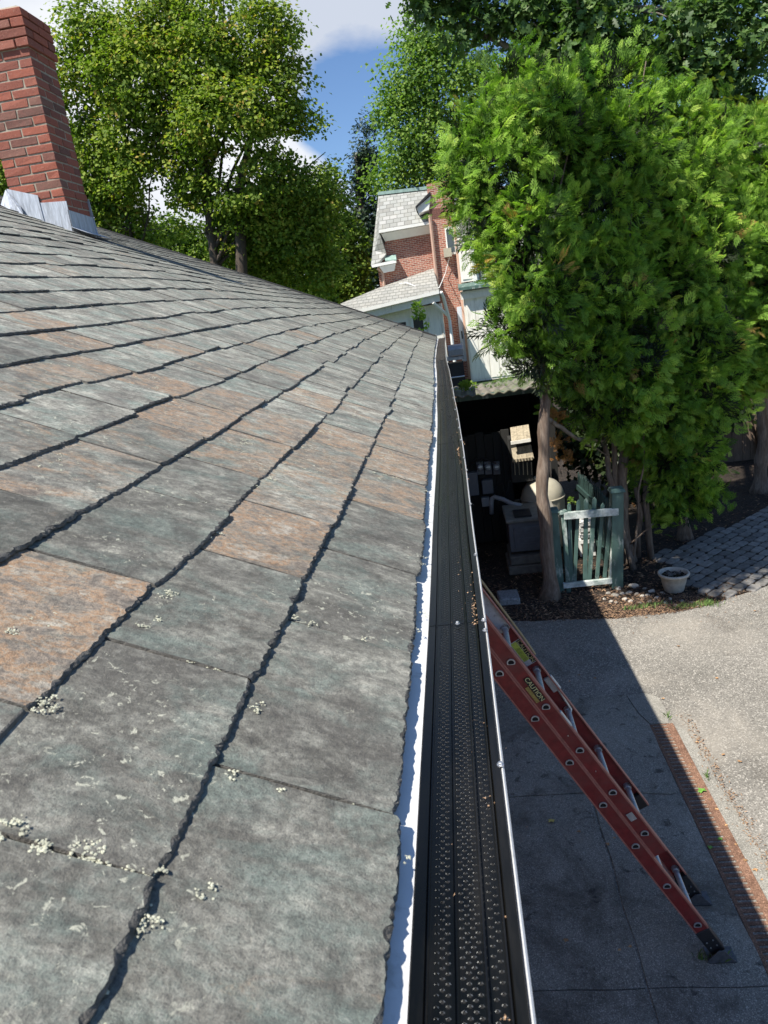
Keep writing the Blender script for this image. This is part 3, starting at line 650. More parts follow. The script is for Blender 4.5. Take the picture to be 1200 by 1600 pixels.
# ================================================================== neighbouring buildings
def R3(xr, zr, y): return Vector((xr*y, y, zr*y))
YH = 33.0
bh = empty('brick_house', (-1.5, YH, GZ), 'two storey red brick house with grey slate roof and white cornice beyond the eave', 'house')
mb = MB()
mb.slab([(-.086*YH, YH, GZ), (-.0095*YH, YH, GZ), (-.0095*YH, YH, .090*YH), (-.070*YH, YH, .090*YH), (-.078*YH, YH, .060*YH), (-.086*YH, YH, .060*YH)], (0, 5, 0)); mb.build('wall', M['far_brick'], bh)
mb = MB(); mb.box((-.0095*YH, YH-.6, GZ), (.0222*YH, YH+4.4, .140*YH)); mb.build('brick_bay', M['far_brick'], bh)
mb = MB(); mb.slab([R3(-.0785, .0955, YH-.45), R3(.0, .0975, YH-.45), (-.0*YH, YH+3.2, .136*(YH+3.2)), (-.0728*(YH+3.2), YH+3.2, .139*(YH+3.2))], (0, .05, -.12))
roofm = mb.build('roof', M['far_slate'], bh)
mb = MB(); mb.slab([(-.0728*(YH+3.2), YH+3.2, .139*(YH+3.2)), R3(-.0785, .0955, YH-.45), R3(-.0725, .066, YH-.25), R3(-.083, .058, YH-.35), R3(-.0945, .0555, YH-.3), R3(-.0915, .0655, YH+.5)], (0, .08, -.1)); mb.build('side_roof', M['far_slate'], bh)
mb = MB(); q = Vector((0, 0, .12)); a, b = Vector((-.0728*(YH+3.2), YH+3.15, .1388*(YH+3.2))), Vector((0, YH+3.15, .1358*(YH+3.2)))
mb.obox((a+b)/2+Vector((0, -.05, .05)), (b-a)/2, (0, .08, 0), (0, 0, .07)); mb.build('ridge_cap', M['copper'], bh)
mb = MB()
mb.hexa([R3(-.0785, .0930, YH-.5), R3(-.0785, .0965, YH-.5), R3(-.0785, .0930, YH), R3(-.0785, .0965, YH), R3(-.009, .0945, YH-.5), R3(-.009, .0980, YH-.5), R3(-.009, .0945, YH), R3(-.009, .0980, YH)])
mb.build('gutter_board', M['white_paint'], bh)
mb = MB()
mb.hexa([R3(-.072, .0815, YH-.08), R3(-.0765, .0928, YH-.42), R3(-.072, .0815, YH), R3(-.0765, .0928, YH), R3(-.009, .0830, YH-.08), R3(-.009, .0944, YH-.42), R3(-.009, .0830, YH), R3(-.009, .0944, YH)])
mb.build('cornice', M['white_paint'], bh)
mb = MB(); mb.hexa([R3(-.0935, .0515, YH-.45), R3(-.0945, .0553, YH-.45), R3(-.0935, .0515, YH), R3(-.0945, .0553, YH), R3(-.0605, .0530, YH-.45), R3(-.0605, .0568, YH-.45), R3(-.0605, .0530, YH), R3(-.0605, .0568, YH)])
mb.hexa([R3(-.079, .0425, YH-.3), R3(-.084, .0514, YH-.4), R3(-.079, .0425, YH), R3(-.084, .0514, YH), R3(-.0645, .0435, YH-.3), R3(-.0615, .0524, YH-.4), R3(-.0645, .0435, YH), R3(-.0615, .0524, YH)])
mb.build('eave_return', M['white_paint'], bh)
mb = MB(); mb.slab([R3(-.0750, .0585, YH-.42), R3(-.0600, .0575, YH-.46), R3(-.0600, .0640, YH-.02), R3(-.0750, .0640, YH-.02)], (0, 0, -.05)); mb.build('return_flashing', M['copper'], bh)
mb = MB(); mb.tube([R3(-.0865, .050, YH-.15), R3(-.0805, .044, YH-.12), R3(-.0805, .015, YH-.12)], .07, 6); mb.build('downspout', M['tan_paint'], bh)
mb = MB(); mb.tube([R3(-.0098, .105, YH-.75), R3(-.0098, .008, YH-.75)], .075, 6); mb.build('downspout', M['tan_paint'], bh)
mb = MB(); mb.tube([R3(.0213, .0985, YH-.8), R3(.0213, -.112, YH-.8)], .085, 6); mb.build('downspout', M['tan_paint'], bh)
mb = MB(); mb.slab([R3(-.0255, .1165, YH-.7), R3(-.0235, .1095, YH-.7), R3(-.010, .112, YH-.7), R3(-.006, .128, YH-.7)], (0, 1.5, 0)); mb.build('pediment', M['white_paint'], bh)
mb = MB(); mb.slab([R3(-.027, .1155, YH-.8), R3(-.006, .130, YH-.8), R3(-.006, .1335, YH-.8), R3(-.027, .1185, YH-.8)], (0, 1.6, 0)); mb.build('pediment_roof', M['ladder_black'], bh)
# soldier course, sashes on the bay
mb = MB()
for i in range(9): mb.box((-.0085*YH+i*.105, YH-.615, .0985*YH), (-.0085*YH+i*.105+.085, YH-.6, .110*YH))
mb.build('soldier_course', M['brick'], bh)
f = MB(); f.box((.0075*YH, YH-.66, .052*YH), (.0190*YH, YH-.6, .086*YH)); fo = f.build('window', M['white_paint'], bh)
mb = MB(); mb.box((.0090*YH, YH-.67, .055*YH), (.0175*YH, YH-.662, .083*YH)); mb.build('pane', M['glass_dark'], fo)
mb = MB(); mb.box((.0030*YH, YH-1.0, .0495*YH), (.0130*YH, YH-.55, .060*YH)); mb.build('window_air_conditioner', M['plastic_beige'], bh)
mb = MB(); mb.box((.0125*YH, YH-.66, -.085*YH), (.0195*YH, YH-.6, -.014*YH)); d = mb.build('door', plain('pale_blue_door', (.62, .70, .78), .5, scale=4, var=.05), bh)
mb = MB(); mb.box((.0150*YH, YH-.70, -.055*YH), (.0165*YH, YH-.66, -.045*YH)); mb.build('handle', M['ladder_black'], d)
# porch wing with a hipped roof
YW = 29.5
wing = empty('porch_wing', (-2.5, YW, GZ), 'low cream wing with hipped grey shingle roof in front of the brick house', 'building')
mb = MB()
eL, eR = R3(-.175, -.0045, YW-.4), R3(-.0085, .0110, YW-.4)
tL, tR, tm = Vector((-.165*YH, YH-.05, .006*YH)), Vector((-.0125*YH, YH-.05, .0395*YH)), Vector((-.085*YH, YH-.05, .0255*YH))
mb.slab([eL, eR, tR, tm, tL], (0, 0, -.10)); mb.slab([eR, R3(-.004, .004, YH-.6), tR], (0, 0, -.10)); mb.build('roof', M['far_shingle'], wing)
mb = MB(); mb.obox((eL+eR)/2+Vector((0, -.06, -.07)), (eR-eL)/2, (0, .06, 0), (0, 0, .065)); mb.build('gutter', M['white_paint'], wing)
mb = MB(); mb.hexa([eL+Vector((0, .02, -.42)), eL+Vector((0, .02, -.14)), eL+Vector((0, .6, -.42)), eL+Vector((0, .6, -.14)), eR+Vector((0, .02, -.42)), eR+Vector((0, .02, -.14)), eR+Vector((0, .6, -.42)), eR+Vector((0, .6, -.14))]); mb.build('frieze', M['cream'], wing)
xr = -.0085*YW
mb = MB(); mb.box((-5.2, YW+.15, GZ), (xr+.05, YW+3.4, -.20)); wl = mb.build('wall', M['cream'], wing)
for i in range(12):
    mb = MB(); x = xr-.02-i*.30; mb.box((x-.02, YW+.125, GZ+.2), (x+.02, YW+.148, -.24)); mb.build('batten', M['cream'], wl)
def window(par, x0, x1, y, z0, z1, nx=1, nz=2, fr=.09):
    f = MB(); d = .05
    for a, b in (((x0, y-d, z0), (x0+fr, y, z1)), ((x1-fr, y-d, z0), (x1, y, z1)), ((x0+fr, y-d, z0), (x1-fr, y, z0+fr)), ((x0+fr, y-d, z1-fr), (x1-fr, y, z1))): f.box(a, b)
    for i in range(1, nx): xx = x0+(x1-x0)*i/nx; f.box((xx-.02, y-d+.01, z0+fr), (xx+.02, y-.012, z1-fr))
    for i in range(1, nz): zz = z0+(z1-z0)*i/nz; f.box((x0+fr, y-d+.008, zz-.03), (x1-fr, y-.014, zz+.03))
    fo = f.build('window', M['white_paint'], par); mb = MB(); mb.box((x0+fr*.6, y-.018, z0+fr*.6), (x1-fr*.6, y-.004, z1-fr*.6)); mb.build('pane', M['glass_dark'], fo)
window(wing, -2.95, -1.62, YW+.14, -2.1, -.62); window(wing, -1.50, -.92, YW+.14, -2.3, -.50); window(wing, -4.6, -3.2, YW+.14, -2.1, -.62)
mb = MB(); mb.tube([R3(-.006, .008, YW-.45), R3(-.0035, .001, YW-.3), R3(.0015, -.030, YW+.2), R3(.0025, -.1, YW+.2)], .07, 6); mb.tube([R3(-.018, -.004, YW-.4), R3(.0005, -.024, YW+.1)], .06, 6); mb.build('downspout', M['white_paint'], wing)
cab = MB(); pts = [R3(-.075, .026, YH-.15), R3(-.05, .026, YW+1.5), R3(-.03, .015, YW+.8), R3(-.012, .013, YW), R3(-.0075, .014, YW)]
cab.tube(pts, .022, 5); cab.tube([R3(-.0075, .014, YW), R3(.002, .03, YH-.7), R3(.010, .05, YH-.75)], .016, 5)
tag(cab.build('utility_cable', M['white_paint']), 'thin pale cable sagging across the shingle roof up the brick wall', 'cable')
# cream board-and-batten building
YC = 31.0
cb = empty('cream_house', (2.6, YC, GZ), 'cream house with vertical boards and green ledge partly hidden behind the cedar', 'house')
mb = MB(); mb.box((.0228*YC, YC, GZ), (6.2, YC+6, .0105*YC)); lw = mb.build('lower_wall', M['cream'], cb)
mb = MB(); mb.box((.0228*YC, YC+.35, .0165*YC), (6.2, YC+6, 3.4)); uw = mb.build('upper_wall', M['cream'], cb)
for i in range(13):
    x = .0228*YC+.06+i*.40
    mb = MB(); mb.box((x, YC-.03, GZ+.1), (x+.36, YC-.002, -.03*YC+.85)); mb.build('board', M['cream'], lw)
    mb = MB(); mb.box((x, YC+.32, .02*YC), (x+.37, YC+.348, 3.35)); mb.build('board', M['cream'], uw)
mb = MB(); mb.box((.0225*YC-.1, YC-.14, -.0055*YC), (6.2, YC-.002, .0045*YC)); mb.build('frieze', M['cream'], cb)
mb = MB(); mb.hexa([(.0215*YC-.12, YC-.42, .0062*YC), (.0215*YC-.12, YC-.42, .0100*YC), (.0215*YC-.12, YC+.34, .0062*YC), (.0215*YC-.12, YC+.34, .0150*YC), (6.3, YC-.42, .0062*YC), (6.3, YC-.42, .0100*YC), (6.3, YC+.34, .0062*YC), (6.3, YC+.34, .0150*YC)]); mb.build('ledge_roof', M['green_paint'], cb)
for x in (.0385*YC, .085*YC): mb = MB(); mb.box((x, YC+.18, .0150*YC), (x+.16, YC+.345, 3.35)); mb.build('post', M['white_paint'], cb)
mb = MB(); mb.box((.047*YC, YC+.28, .017*YC), (.049*YC, YC+.345, 3.35)); mb.build('shadow_strip', M['ladder_black'], cb)  # solid black strip standing for a shadowed gap
mb = MB(); mb.slab([(.75, YC-.1, 3.4), (6.5, YC-.1, 3.4), (6.5, YC+3.2, 4.2), (.75, YC+3.2, 4.2)], (0, 0, .12)); mb.slab([(.75, YC+6.5, 3.4), (6.5, YC+6.5, 3.4), (6.5, YC+3.2, 4.2), (.75, YC+3.2, 4.2)], (0, 0, .12)); mb.build('roof', M['far_slate'], cb)
# gas grill under its grey hood
gl = empty('gas_grill', (.05, 25, GZ), 'grey hooded gas grill on a dark cart beside the blue door', 'grill')
Yg = 25.0
def gb(px0, py0, px1, py1, d, name, mat, y=Yg, par=gl):
    a, b = at(px0, py1, y), at(px1, py0, y); mb = MB(); mb.box((a.x, y, a.z), (b.x, y+d, b.z)); return mb.build(name, mat, par)
mb = MB(); a, b = at(701, 557, Yg), at(723, 541, Yg)
prof = [(0, 0), (0, .22), (.12, .36), (.36, .40), (.55, .30), (.6, 0)]
mb.slab([(a.x, Yg+u, a.z+v*.9) for u, v in prof], (b.x-a.x, 0, 0)); mb.build('hood', plain('grey_hood', (.24, .24, .24), .45, var=.15), gl)
gb(699, 558, 725, 563, .65, 'shelf', M['plastic_grey']) if False else None
mb = MB(); a, b = at(699, 564, Yg), at(725, 556, Yg); mb.box((a.x, Yg-.05, a.z), (b.x, Yg+.65, b.z)); mb.build('shelf', plain('grill_shelf', (.30, .30, .29), .5), gl)
a, b = at(702, 596, Yg), at(724, 566, Yg)
mb = MB(); mb.box((a.x+.05, Yg+.1, GZ+.3), (b.x-.05, Yg+.6, b.z)); mb.build('firebox', M['ladder_black'], gl)
for x in (a.x, b.x-.05):
    for yy in (Yg, Yg+.6): mb = MB(); mb.box((x, yy, GZ-.03), (x+.05, yy+.05, b.z)); mb.build('leg', M['ladder_black'], gl)
mb = MB(); mb.tube([(a.x, Yg-.02, a.z+.12), (b.x, Yg-.02, a.z+.12)], .025, 6); mb.build('rail', M['alu'], gl)
# ================================================================== shed with corrugated roof
YS = 10.2
shed = empty('open_shed', (.9, YS+1, GZ), 'dark open shed with mossy corrugated roof behind the cedar trunk', 'shed')
mb = MB(); n = 64; x0, x1 = -.42, 1.35; vs = []
for k in range(n+1):
    x = x0+(x1-x0)*k/n; c = .016*math.cos(k*math.pi/2.6)
    sag = -.03*math.sin(math.pi*k/n)
    for y, z in ((YS-.12, -1.330), (YS+2.2, -1.47)): vs += [(x, y, z+c+sag), (x, y, z+c+sag-.012)]
fs = []
for k in range(n):
    a = 4*k; b = a+4; fs += [(a, b, b+2, a+2), (a+1, a+3, b+3, b+1), (a, a+1, b+1, b), (a+2, b+2, b+3, a+3)]
mb.add(vs, fs); sr = mb.build('corrugated_roof', plain('mossy_corrugated', (.19, .165, .145), .9, scale=6, var=.4, bs=.3, dirt=(.10, .15, .05), dirt_amt=.6), shed)
mb = MB()
for k in range(4): mb.box((x0+k*.44, YS+.06, -1.45), (x0+k*.44+.435, YS+.10, -1.375)); 
mb.build('header', M['green_paint'], shed)
for a, b, nm in (((x0, YS+2.15, GZ), (x1, YS+2.2, -1.50), 'back_wall'), ((x0-.0, YS+.1, GZ), (x0+.04, YS+2.14, -1.5), 'side_wall')):
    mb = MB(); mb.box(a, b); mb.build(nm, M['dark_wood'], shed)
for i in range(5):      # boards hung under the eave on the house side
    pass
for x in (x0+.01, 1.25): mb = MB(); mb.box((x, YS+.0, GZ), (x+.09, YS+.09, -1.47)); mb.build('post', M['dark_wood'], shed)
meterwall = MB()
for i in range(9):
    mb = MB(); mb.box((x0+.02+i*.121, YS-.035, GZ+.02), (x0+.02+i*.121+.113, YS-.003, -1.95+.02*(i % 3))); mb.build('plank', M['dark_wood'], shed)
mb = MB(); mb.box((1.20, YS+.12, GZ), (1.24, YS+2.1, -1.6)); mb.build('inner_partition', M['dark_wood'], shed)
# weeds and moss on the shed roof
# meters, boxes and conduit
def boxat(px0, py0, px1, py1, y, d, name, mat, par=None, bv=.008):
    a, b = at(px0, py1, y), at(px1, py0, y); c = ((a.x+b.x)/2, y-d, a.z)
    mb = MB(); mb.box((min(a.x, b.x), y-d, a.z), (max(a.x, b.x), y, b.z)); o = mb.build(name, mat, par, base=None if par else c); bevel(o, bv, 2); return o
ym = YS-.04
for (px, lab) in ((750, 'electric meter nearest the gutter, leftmost of the three on the dark shed'), (762.5, 'middle one of the three round glass electric meters on the shed'), (775.5, 'electric meter nearest the cedar trunk, rightmost of the three')):
    a = at(px, 731, ym); mt = empty('electric_meter', (a.x, ym-.02, a.z-.07), lab, 'meter', 'electric meters on the shed')
    mb = MB(); mb.box((a.x-.05, ym-.05, a.z-.09), (a.x+.05, ym, a.z+.10)); bevel(mb.build('socket', M['plastic_grey'], mt), .006)
    mb = MB(); mb.tube([(a.x, ym-.05, a.z+.03), (a.x, ym-.10, a.z+.03), (a.x, ym-.13, a.z+.03), (a.x, ym-.135, a.z+.03)], [.046, .044, .034, .01], 16); mb.build('dial', M['pvc'], mt, smooth=True)
    mb = MB(); mb.box((a.x-.028, ym-.138, a.z+.035), (a.x+.028, ym-.134, a.z+.052)); mb.build('register', M['white_paint'], mt)
o = boxat(733, 735, 745, 772, ym, .12, 'breaker_box', M['plastic_grey']); tag(o, 'tall grey electrical cabinet left of the small meter box', 'breaker box')
o = boxat(754, 747, 769, 770, ym, .10, 'junction_box', M['plastic_grey']); tag(o, 'small grey junction box mounted below the electric meters', 'junction box')
o = boxat(753, 775, 764, 790, ym, .08, 'terminal_box', M['pvc']); tag(o, 'pale terminal box with cables beside the bent pipe', 'junction box')
mb = MB(); mb.tube([at(768, 803, 9.8), at(768, 785, 9.8), at(769, 779, 9.8), at(773, 776.5, 9.78), at(785, 780, 9.7), at(800, 787, 9.6), at(815, 790, 9.5)], .032, 10)
tag(mb.build('conduit_pipe', M['pvc'], smooth=True), 'bent grey plastic pipe running down to the grey cabinet', 'pipe')
mb = MB()
for px in (755, 757.5, 760, 762.5): mb.tube([at(px, 790, 10.1), at(px, 806, 10.1)], .010, 5)
for (p, q, s_) in (((745, 722), (755, 716), (775, 724)), ((770, 765), (785, 755), (790, 775)), ((733, 728), (744, 716), (752, 722)), ((790, 775), (795, 752), (812, 748))):
    mb.tube([at(*p, 10.08), at(*q, 10.05), at(*s_, 10.08)], .010, 5)
tag(mb.build('service_cables', M['ladder_black']), 'black cables looping around the electric meters on the shed', 'cables')
# cabinet (generator) with beige lid
gen = empty('generator', (.75, 9.1, GZ), 'waist high grey cabinet with a flat beige lid left of the cedar trunk', 'generator')
x0g, x1g = .46, 1.14; zt = -2.86
mb = MB(); mb.box((x0g+.03, 8.92, GZ+.28), (x1g-.03, 9.55, zt-.05)); bevel(mb.build('cabinet', M['plastic_grey'], gen), .01)
mb = MB(); mb.box((x0g, 8.88, zt-.05), (x1g, 9.6, zt)); bevel(mb.build('lid', plain('darker_beige_lid', (.20, .19, .165), .7), gen), .015, 2)  # lid in a darker beige
mb = MB(); mb.box((x0g+.09, 8.905, GZ+.33), (x1g-.09, 8.922, zt-.12)); bevel(mb.build('door_panel', plain('dark_panel', (.13, .135, .15), .5), gen), .006)
for k in range(3): mb = MB(); mb.box((x0g+.13, 8.896, GZ+.38+k*.07), (x1g-.13, 8.904, GZ+.40+k*.07)); mb.build('louver', M['plastic_grey'], gen)
mb = MB(); c = at(813, 796, 9.2); mb.box((c.x-.10, 8.95, zt), (c.x+.12, 9.25, zt+.025)); mb.build('control_panel', M['ladder_black'], gen)
for i in range(2):
    o = MB(); z = GZ-.02+i*.13; o.box((x0g-.02+i*.03, 8.86+i*.02, z), (x1g-.03+i*.02, 9.45, z+.12)); tag(bevel(o.build('stone_block', plain('old_block%d' % i, (.16, .15, .13), .9, var=.3, bs=.5), None, base=(x0g, 8.9, z)), .012), ('lower' if i == 0 else 'upper')+' long masonry block stacked under the grey generator cabinet', 'block')
mb = MB(); c = at(800, 932, 7.9); mb.box((c.x-.16, 7.9, GZ-.02), (c.x+.09, 8.2, GZ+.08), .01); tag(bevel(mb.build('stone_block', plain('speckled_block', (.23, .24, .25), .9, var=.5, scale=40, bs=.5), None, base=c), .012), 'speckled pale stone block lying in shade near the ladder top', 'block')
# beige tank with a domed top
c = at(849, 790, 9.9)
tank = empty('beige_tank', (c.x, 9.9, GZ), 'round beige tank with domed top behind the cedar trunk', 'tank')
mb = MB(); r = .30; zc = at(849, 775, 9.9).z
mb.lathe((c.x, 9.9, 0), [(0, GZ), (r*.9, GZ), (r, GZ+.06), (r, zc)]+[(r*math.cos(a*math.pi/16), zc+r*.95*math.sin(a*math.pi/16)) for a in range(1, 8)]+[(.001, zc+r*.95)], 32)
mb.build('shell', M['plastic_beige'], tank, smooth=True)
mb = MB(); mb.lathe((c.x-.09, 9.84, zc+r*.9), [(.001, 0), (.03, 0), (.034, .02), (.02, .045), (.001, .05)], 12); mb.build('knob', M['plastic_beige'], tank, smooth=True)
mb = MB(); mb.lathe((c.x, 9.9, zc-.015), [(r+.001, 0), (r+.012, .004), (r+.012, .02), (r+.001, .024)], 32); mb.build('rim', M['plastic_beige'], tank, smooth=True)
# wooden box with scalloped apron
wb = empty('wooden_box', at(813, 725, 9.75), 'small sunlit weathered wooden box with slanted lid and scalloped apron', 'wooden box')
yb = 9.75
def quad(name, pts, d, mat, par):
    mb = MB(); mb.slab([at(px, py, y) for px, py, y in pts], d); return mb.build(name, mat, par)
for i in range(3):
    f0, f1 = i/3+.005, (i+1)/3-.005
    lx = lambda f, top: (797+29*f, 668-5*f) if top else (799+30*f, 690-5*f)
    a, b, c_, d_ = lx(f0, 1), lx(f1, 1), lx(f1, 0), lx(f0, 0)
    quad('lid_board', [(*a, yb+.12), (*b, yb+.12), (*c_, yb-.12), (*d_, yb-.12)], (0, 0, -.02), M['old_wood'], wb)
    lx2 = lambda f, top: (799+31*f, 701-6*f) if top else (801.5+33*f, 720-4*f)
    a, b, c_, d_ = lx2(f0, 1), lx2(f1, 1), lx2(f1, 0), lx2(f0, 0)
    quad('front_board', [(*a, yb), (*b, yb), (*c_, yb-.10), (*d_, yb-.10)], (0, .02, 0), M['old_wood'], wb)
quad('lid_edge', [(798, 690, yb-.13), (829, 685, yb-.13), (829.5, 690, yb-.13), (798.5, 695, yb-.13)], (0, .03, 0), M['cream'], wb)
for i in range(7):
    x = 802.5+i*4.7; p = at(x, 720-.6*i, yb-.1); mb = MB(); mb.tube([p+Vector((0, .0, .02)), p+Vector((0, -.004, -.02))], [.020, .014], 8); mb.build('scallop', M['old_wood'], wb)
for i in range(5):
    x = 804+i*6.5; mb = MB(); mb.tube([at(x, 722, yb), at(x+1, 742, yb)], .006, 5); mb.build('slat', M['old_wood'], wb)
mb = MB(); mb.box((wb.location.x-.13, yb+.02, -2.6), (wb.location.x+.16, yb+.3, -1.98)); mb.build('case', M['dark_wood'], wb)
# ================================================================== gate, posts, picket fence
def post(px, pxb, y, zt, wdt, label, lean=0, cap=True):
    b = at(pxb, 918, y); x = b.x; e = empty('fence_post', (x, y, GZ), label, 'fence post')
    mb = MB(); h = wdt/2; l = Vector((lean, 0, 0))
    mb.hexa([(x-h, y-h, GZ-.05), Vector((x-h, y-h, zt))+l, (x-h, y+h, GZ-.05), Vector((x-h, y+h, zt))+l, (x+h, y-h, GZ-.05), Vector((x+h, y-h, zt))+l, (x+h, y+h, GZ-.05), Vector((x+h, y+h, zt))+l])
    bevel(mb.build('shaft', M['green_paint'], e), .006)
    if cap:
        mb = MB(); k = h+.022; c = Vector((x, y, zt))+l
        mb.hexa([c+Vector((sx*(k if zz < .03 else k*.8), sy*(k if zz < .03 else k*.8), zz)) for sx in (-1, 1) for sy in (-1, 1) for zz in (0.002, .045)]); bevel(mb.build('cap', M['green_paint'], e), .005)
    return e
YG = 8.2
post(0, 963, YG, -2.42, .135, 'thick worn green post with flat cap right of the gate', .055)
post(0, 873, YG+.03, -2.60, .125, 'dark green shaded post touching the cedar trunk', -.015)
post(0, 888, YG-.02, -2.62, .058, 'thin green post with small cap at the latch side of the gate', -.0)
gate = empty('garden_gate', (1.33, YG, GZ), 'crooked green picket gate with flaking white rails standing half open', 'gate')
def bar(name, p, q, hw, hd, mat, par):
    p, q = Vector(p), Vector(q); t = (q-p)/2; u = t.normalized(); dpt = Vector((0, 1, 0)); a = u.cross(dpt).normalized()
    mb = MB(); mb.obox((p+q)/2, t, dpt*hd, a*hw); return bevel(mb.build(name, mat, par), .003)
bar('rail', at(881, 806, YG-.05), at(966, 799, YG-.05), .043, .022, M['white_wood'], gate)
bar('rail', at(880, 915, YG-.05), at(956, 907, YG-.05), .032, .022, M['white_wood'], gate)
for (xt, yt, xb_, yb_, wd) in ((889.5, 790, 893, 908, .022), (904, 785, 898, 909, .022), (916, 783, 914.5, 908, .026), (929, 781, 921, 907, .026), (942, 790, 933, 905, .023), (955, 793, 945, 903, .023)):
    p, q = at(xt, yt, YG), at(xb_, yb_, YG); t = (q-p); u = t.normalized(); a = Vector((u.z, 0, -u.x)).normalized()*wd
    mb = MB(); tip = p-u*.035; D = Vector((0, .018, 0)); mb.slab([q-a, q+a, p+a+u*.0, tip+Vector((0, 0, .0)), p-a], D)
    bevel(mb.build('picket', M['green_paint'], gate), .003)
bar('stile', at(961, 800, YG-.02), at(952, 912, YG-.02), .013, .03, M['white_wood'], gate)
pf = empty('picket_fence', (1.85, 9.4, GZ), 'green picket fence coloured dark for shade running back from the thick post', 'fence')
P0, P1 = Vector((1.74, 8.32, 0)), Vector((1.60, 10.1, 0))
for i in range(19):
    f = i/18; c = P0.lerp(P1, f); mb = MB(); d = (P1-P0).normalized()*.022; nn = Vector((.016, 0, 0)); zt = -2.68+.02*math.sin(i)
    mb.add([c-d+Vector((0, 0, GZ)), c+d+Vector((0, 0, GZ)), c+d+Vector((0, 0, zt)), c+Vector((0, 0, zt+.06)), c-d+Vector((0, 0, zt))], []); pts = mb.v; mb = MB(); mb.slab(pts, nn); mb.build('picket', M['green_shade_dark'], pf)
for z in (-2.85, -3.4): mb = MB(); mb.obox((P0+P1)/2+Vector((-.02, 0, z)), (P1-P0)/2, (.014, 0, 0), (0, 0, .035)); mb.build('rail', M['green_shade_dark'], pf)
# pale plastic chair-like shelf seen through the gate
sh = empty('white_shelf', at(912, 840, 9.3), 'small white slatted stand seen through the gate pickets', 'stand')
for k in range(4):
    a = at(904, 816+k*9, 9.3); b = at(926, 814+k*9, 9.3); mb = MB(); mb.obox((a+b)/2, (b-a)/2, (0, .12, 0), (0, 0, .022)); mb.build('slat', M['white_paint'], sh)
for px in (904, 925): mb = MB(); a = at(px, 812, 9.3); mb.box((a.x-.015, 9.25, GZ), (a.x+.015, 9.35, a.z)); mb.build('leg', M['white_paint'], sh)
# plank fence at the right edge
wf = empty('board_fence', (6.5, 13.4, GZ), 'grey brown wooden board fence at the right edge behind the cedars', 'fence')
for i in range(50):
    x = 4.1+i*.145; mb = MB(); mb.box((x, 13.4, GZ-.03), (x+.138, 13.42, -1.75+rng.uniform(-.012, .012))); mb.build('plank', M['fence_wood'], wf, base=(x, 13.4, GZ))
for z in (-2.1, -3.2): mb = MB(); mb.box((4.1, 13.425, z), (11.3, 13.47, z+.09)); mb.build('rail', M['fence_wood'], wf)
# grey gabled roof far behind the cedars
gh = empty('grey_house', (14, 31, GZ), 'house with dark grey roof barely showing between the cedar tops', 'house')
mb = MB(); mb.box((10.2, 31, GZ), (20, 37, 3.9)); mb.build('wall', M['old_wood'], gh)
mb = MB()
mb.slab([(9.7, 30.5, 4.1), (20.4, 30.5, 4.1), (20.4, 34, 5.6), (10.9, 34, 5.6)], (0, 0, .12)); mb.slab([(9.7, 37.5, 4.1), (20.4, 37.5, 4.1), (20.4, 34, 5.6), (10.9, 34, 5.6)], (0, 0, .12)); mb.slab([(9.7, 30.5, 4.1), (10.9, 34, 5.6), (9.7, 37.5, 4.1)], (0, 0, .12)); mb.build('roof', M['far_shingle'], gh)
# ================================================================== extension ladder leaning in under the eave
U = Vector((-.4965, 0, .868)).normalized(); NN = Vector((.868, 0, .4965)).normalized(); WV = Vector((0, 1, 0))
O0 = Vector((.9726, 3.118, -3.368))
M['shoe'] = plain('dark_steel', (.13, .13, .14), .45, metal=.5, scale=50, var=.4)
lad = empty('extension_ladder', (1.1, 3.3, GZ), 'red fibreglass extension ladder with aluminium rungs leaning in under the eave', 'ladder')
def LP(u, n, w_): return O0+U*u+NN*n+WV*w_
def rail(name, n0, w_, sgn, u0, u1, hw=.0385, fl=.030):
    mb = MB(); t = .004
    mb.cm = 0
    mb.obox(LP((u0+u1)/2, n0, w_+sgn*t/2), U*(u1-u0)/2, NN*hw, WV*t/2)
    mb.cm = 1
    for s in (-1, 1): mb.obox(LP((u0+u1)/2, n0+s*(hw-.002), w_+sgn*(t+fl/2)), U*(u1-u0)/2, NN*.0028, WV*fl/2)
    for s in (-1, 1): mb.obox(LP((u0+u1)/2, n0+s*(hw-.0035), w_-sgn*.0012), U*(u1-u0)/2, NN*.0035, WV*.0012)
    return mb.build(name, [M['ladder_red'], M['ladder_edge']], lad)
W0, W1 = 0.0, .40
TOPB, TOPF = 2.82, 2.80
base_rails = [rail('base_rail', 0, W0, 1, -.15, TOPB), rail('base_rail', 0, W1, -1, -.15, TOPB)]
fly_rails = [rail('fly_rail', .078, W0+.012, 1, .49, TOPF), rail('fly_rail', .078, W1-.012, -1, .49, TOPF)]
def dprof(th): c = math.cos(th); return 1.0 if math.sin(th) > -.45 else .45/abs(math.sin(th))
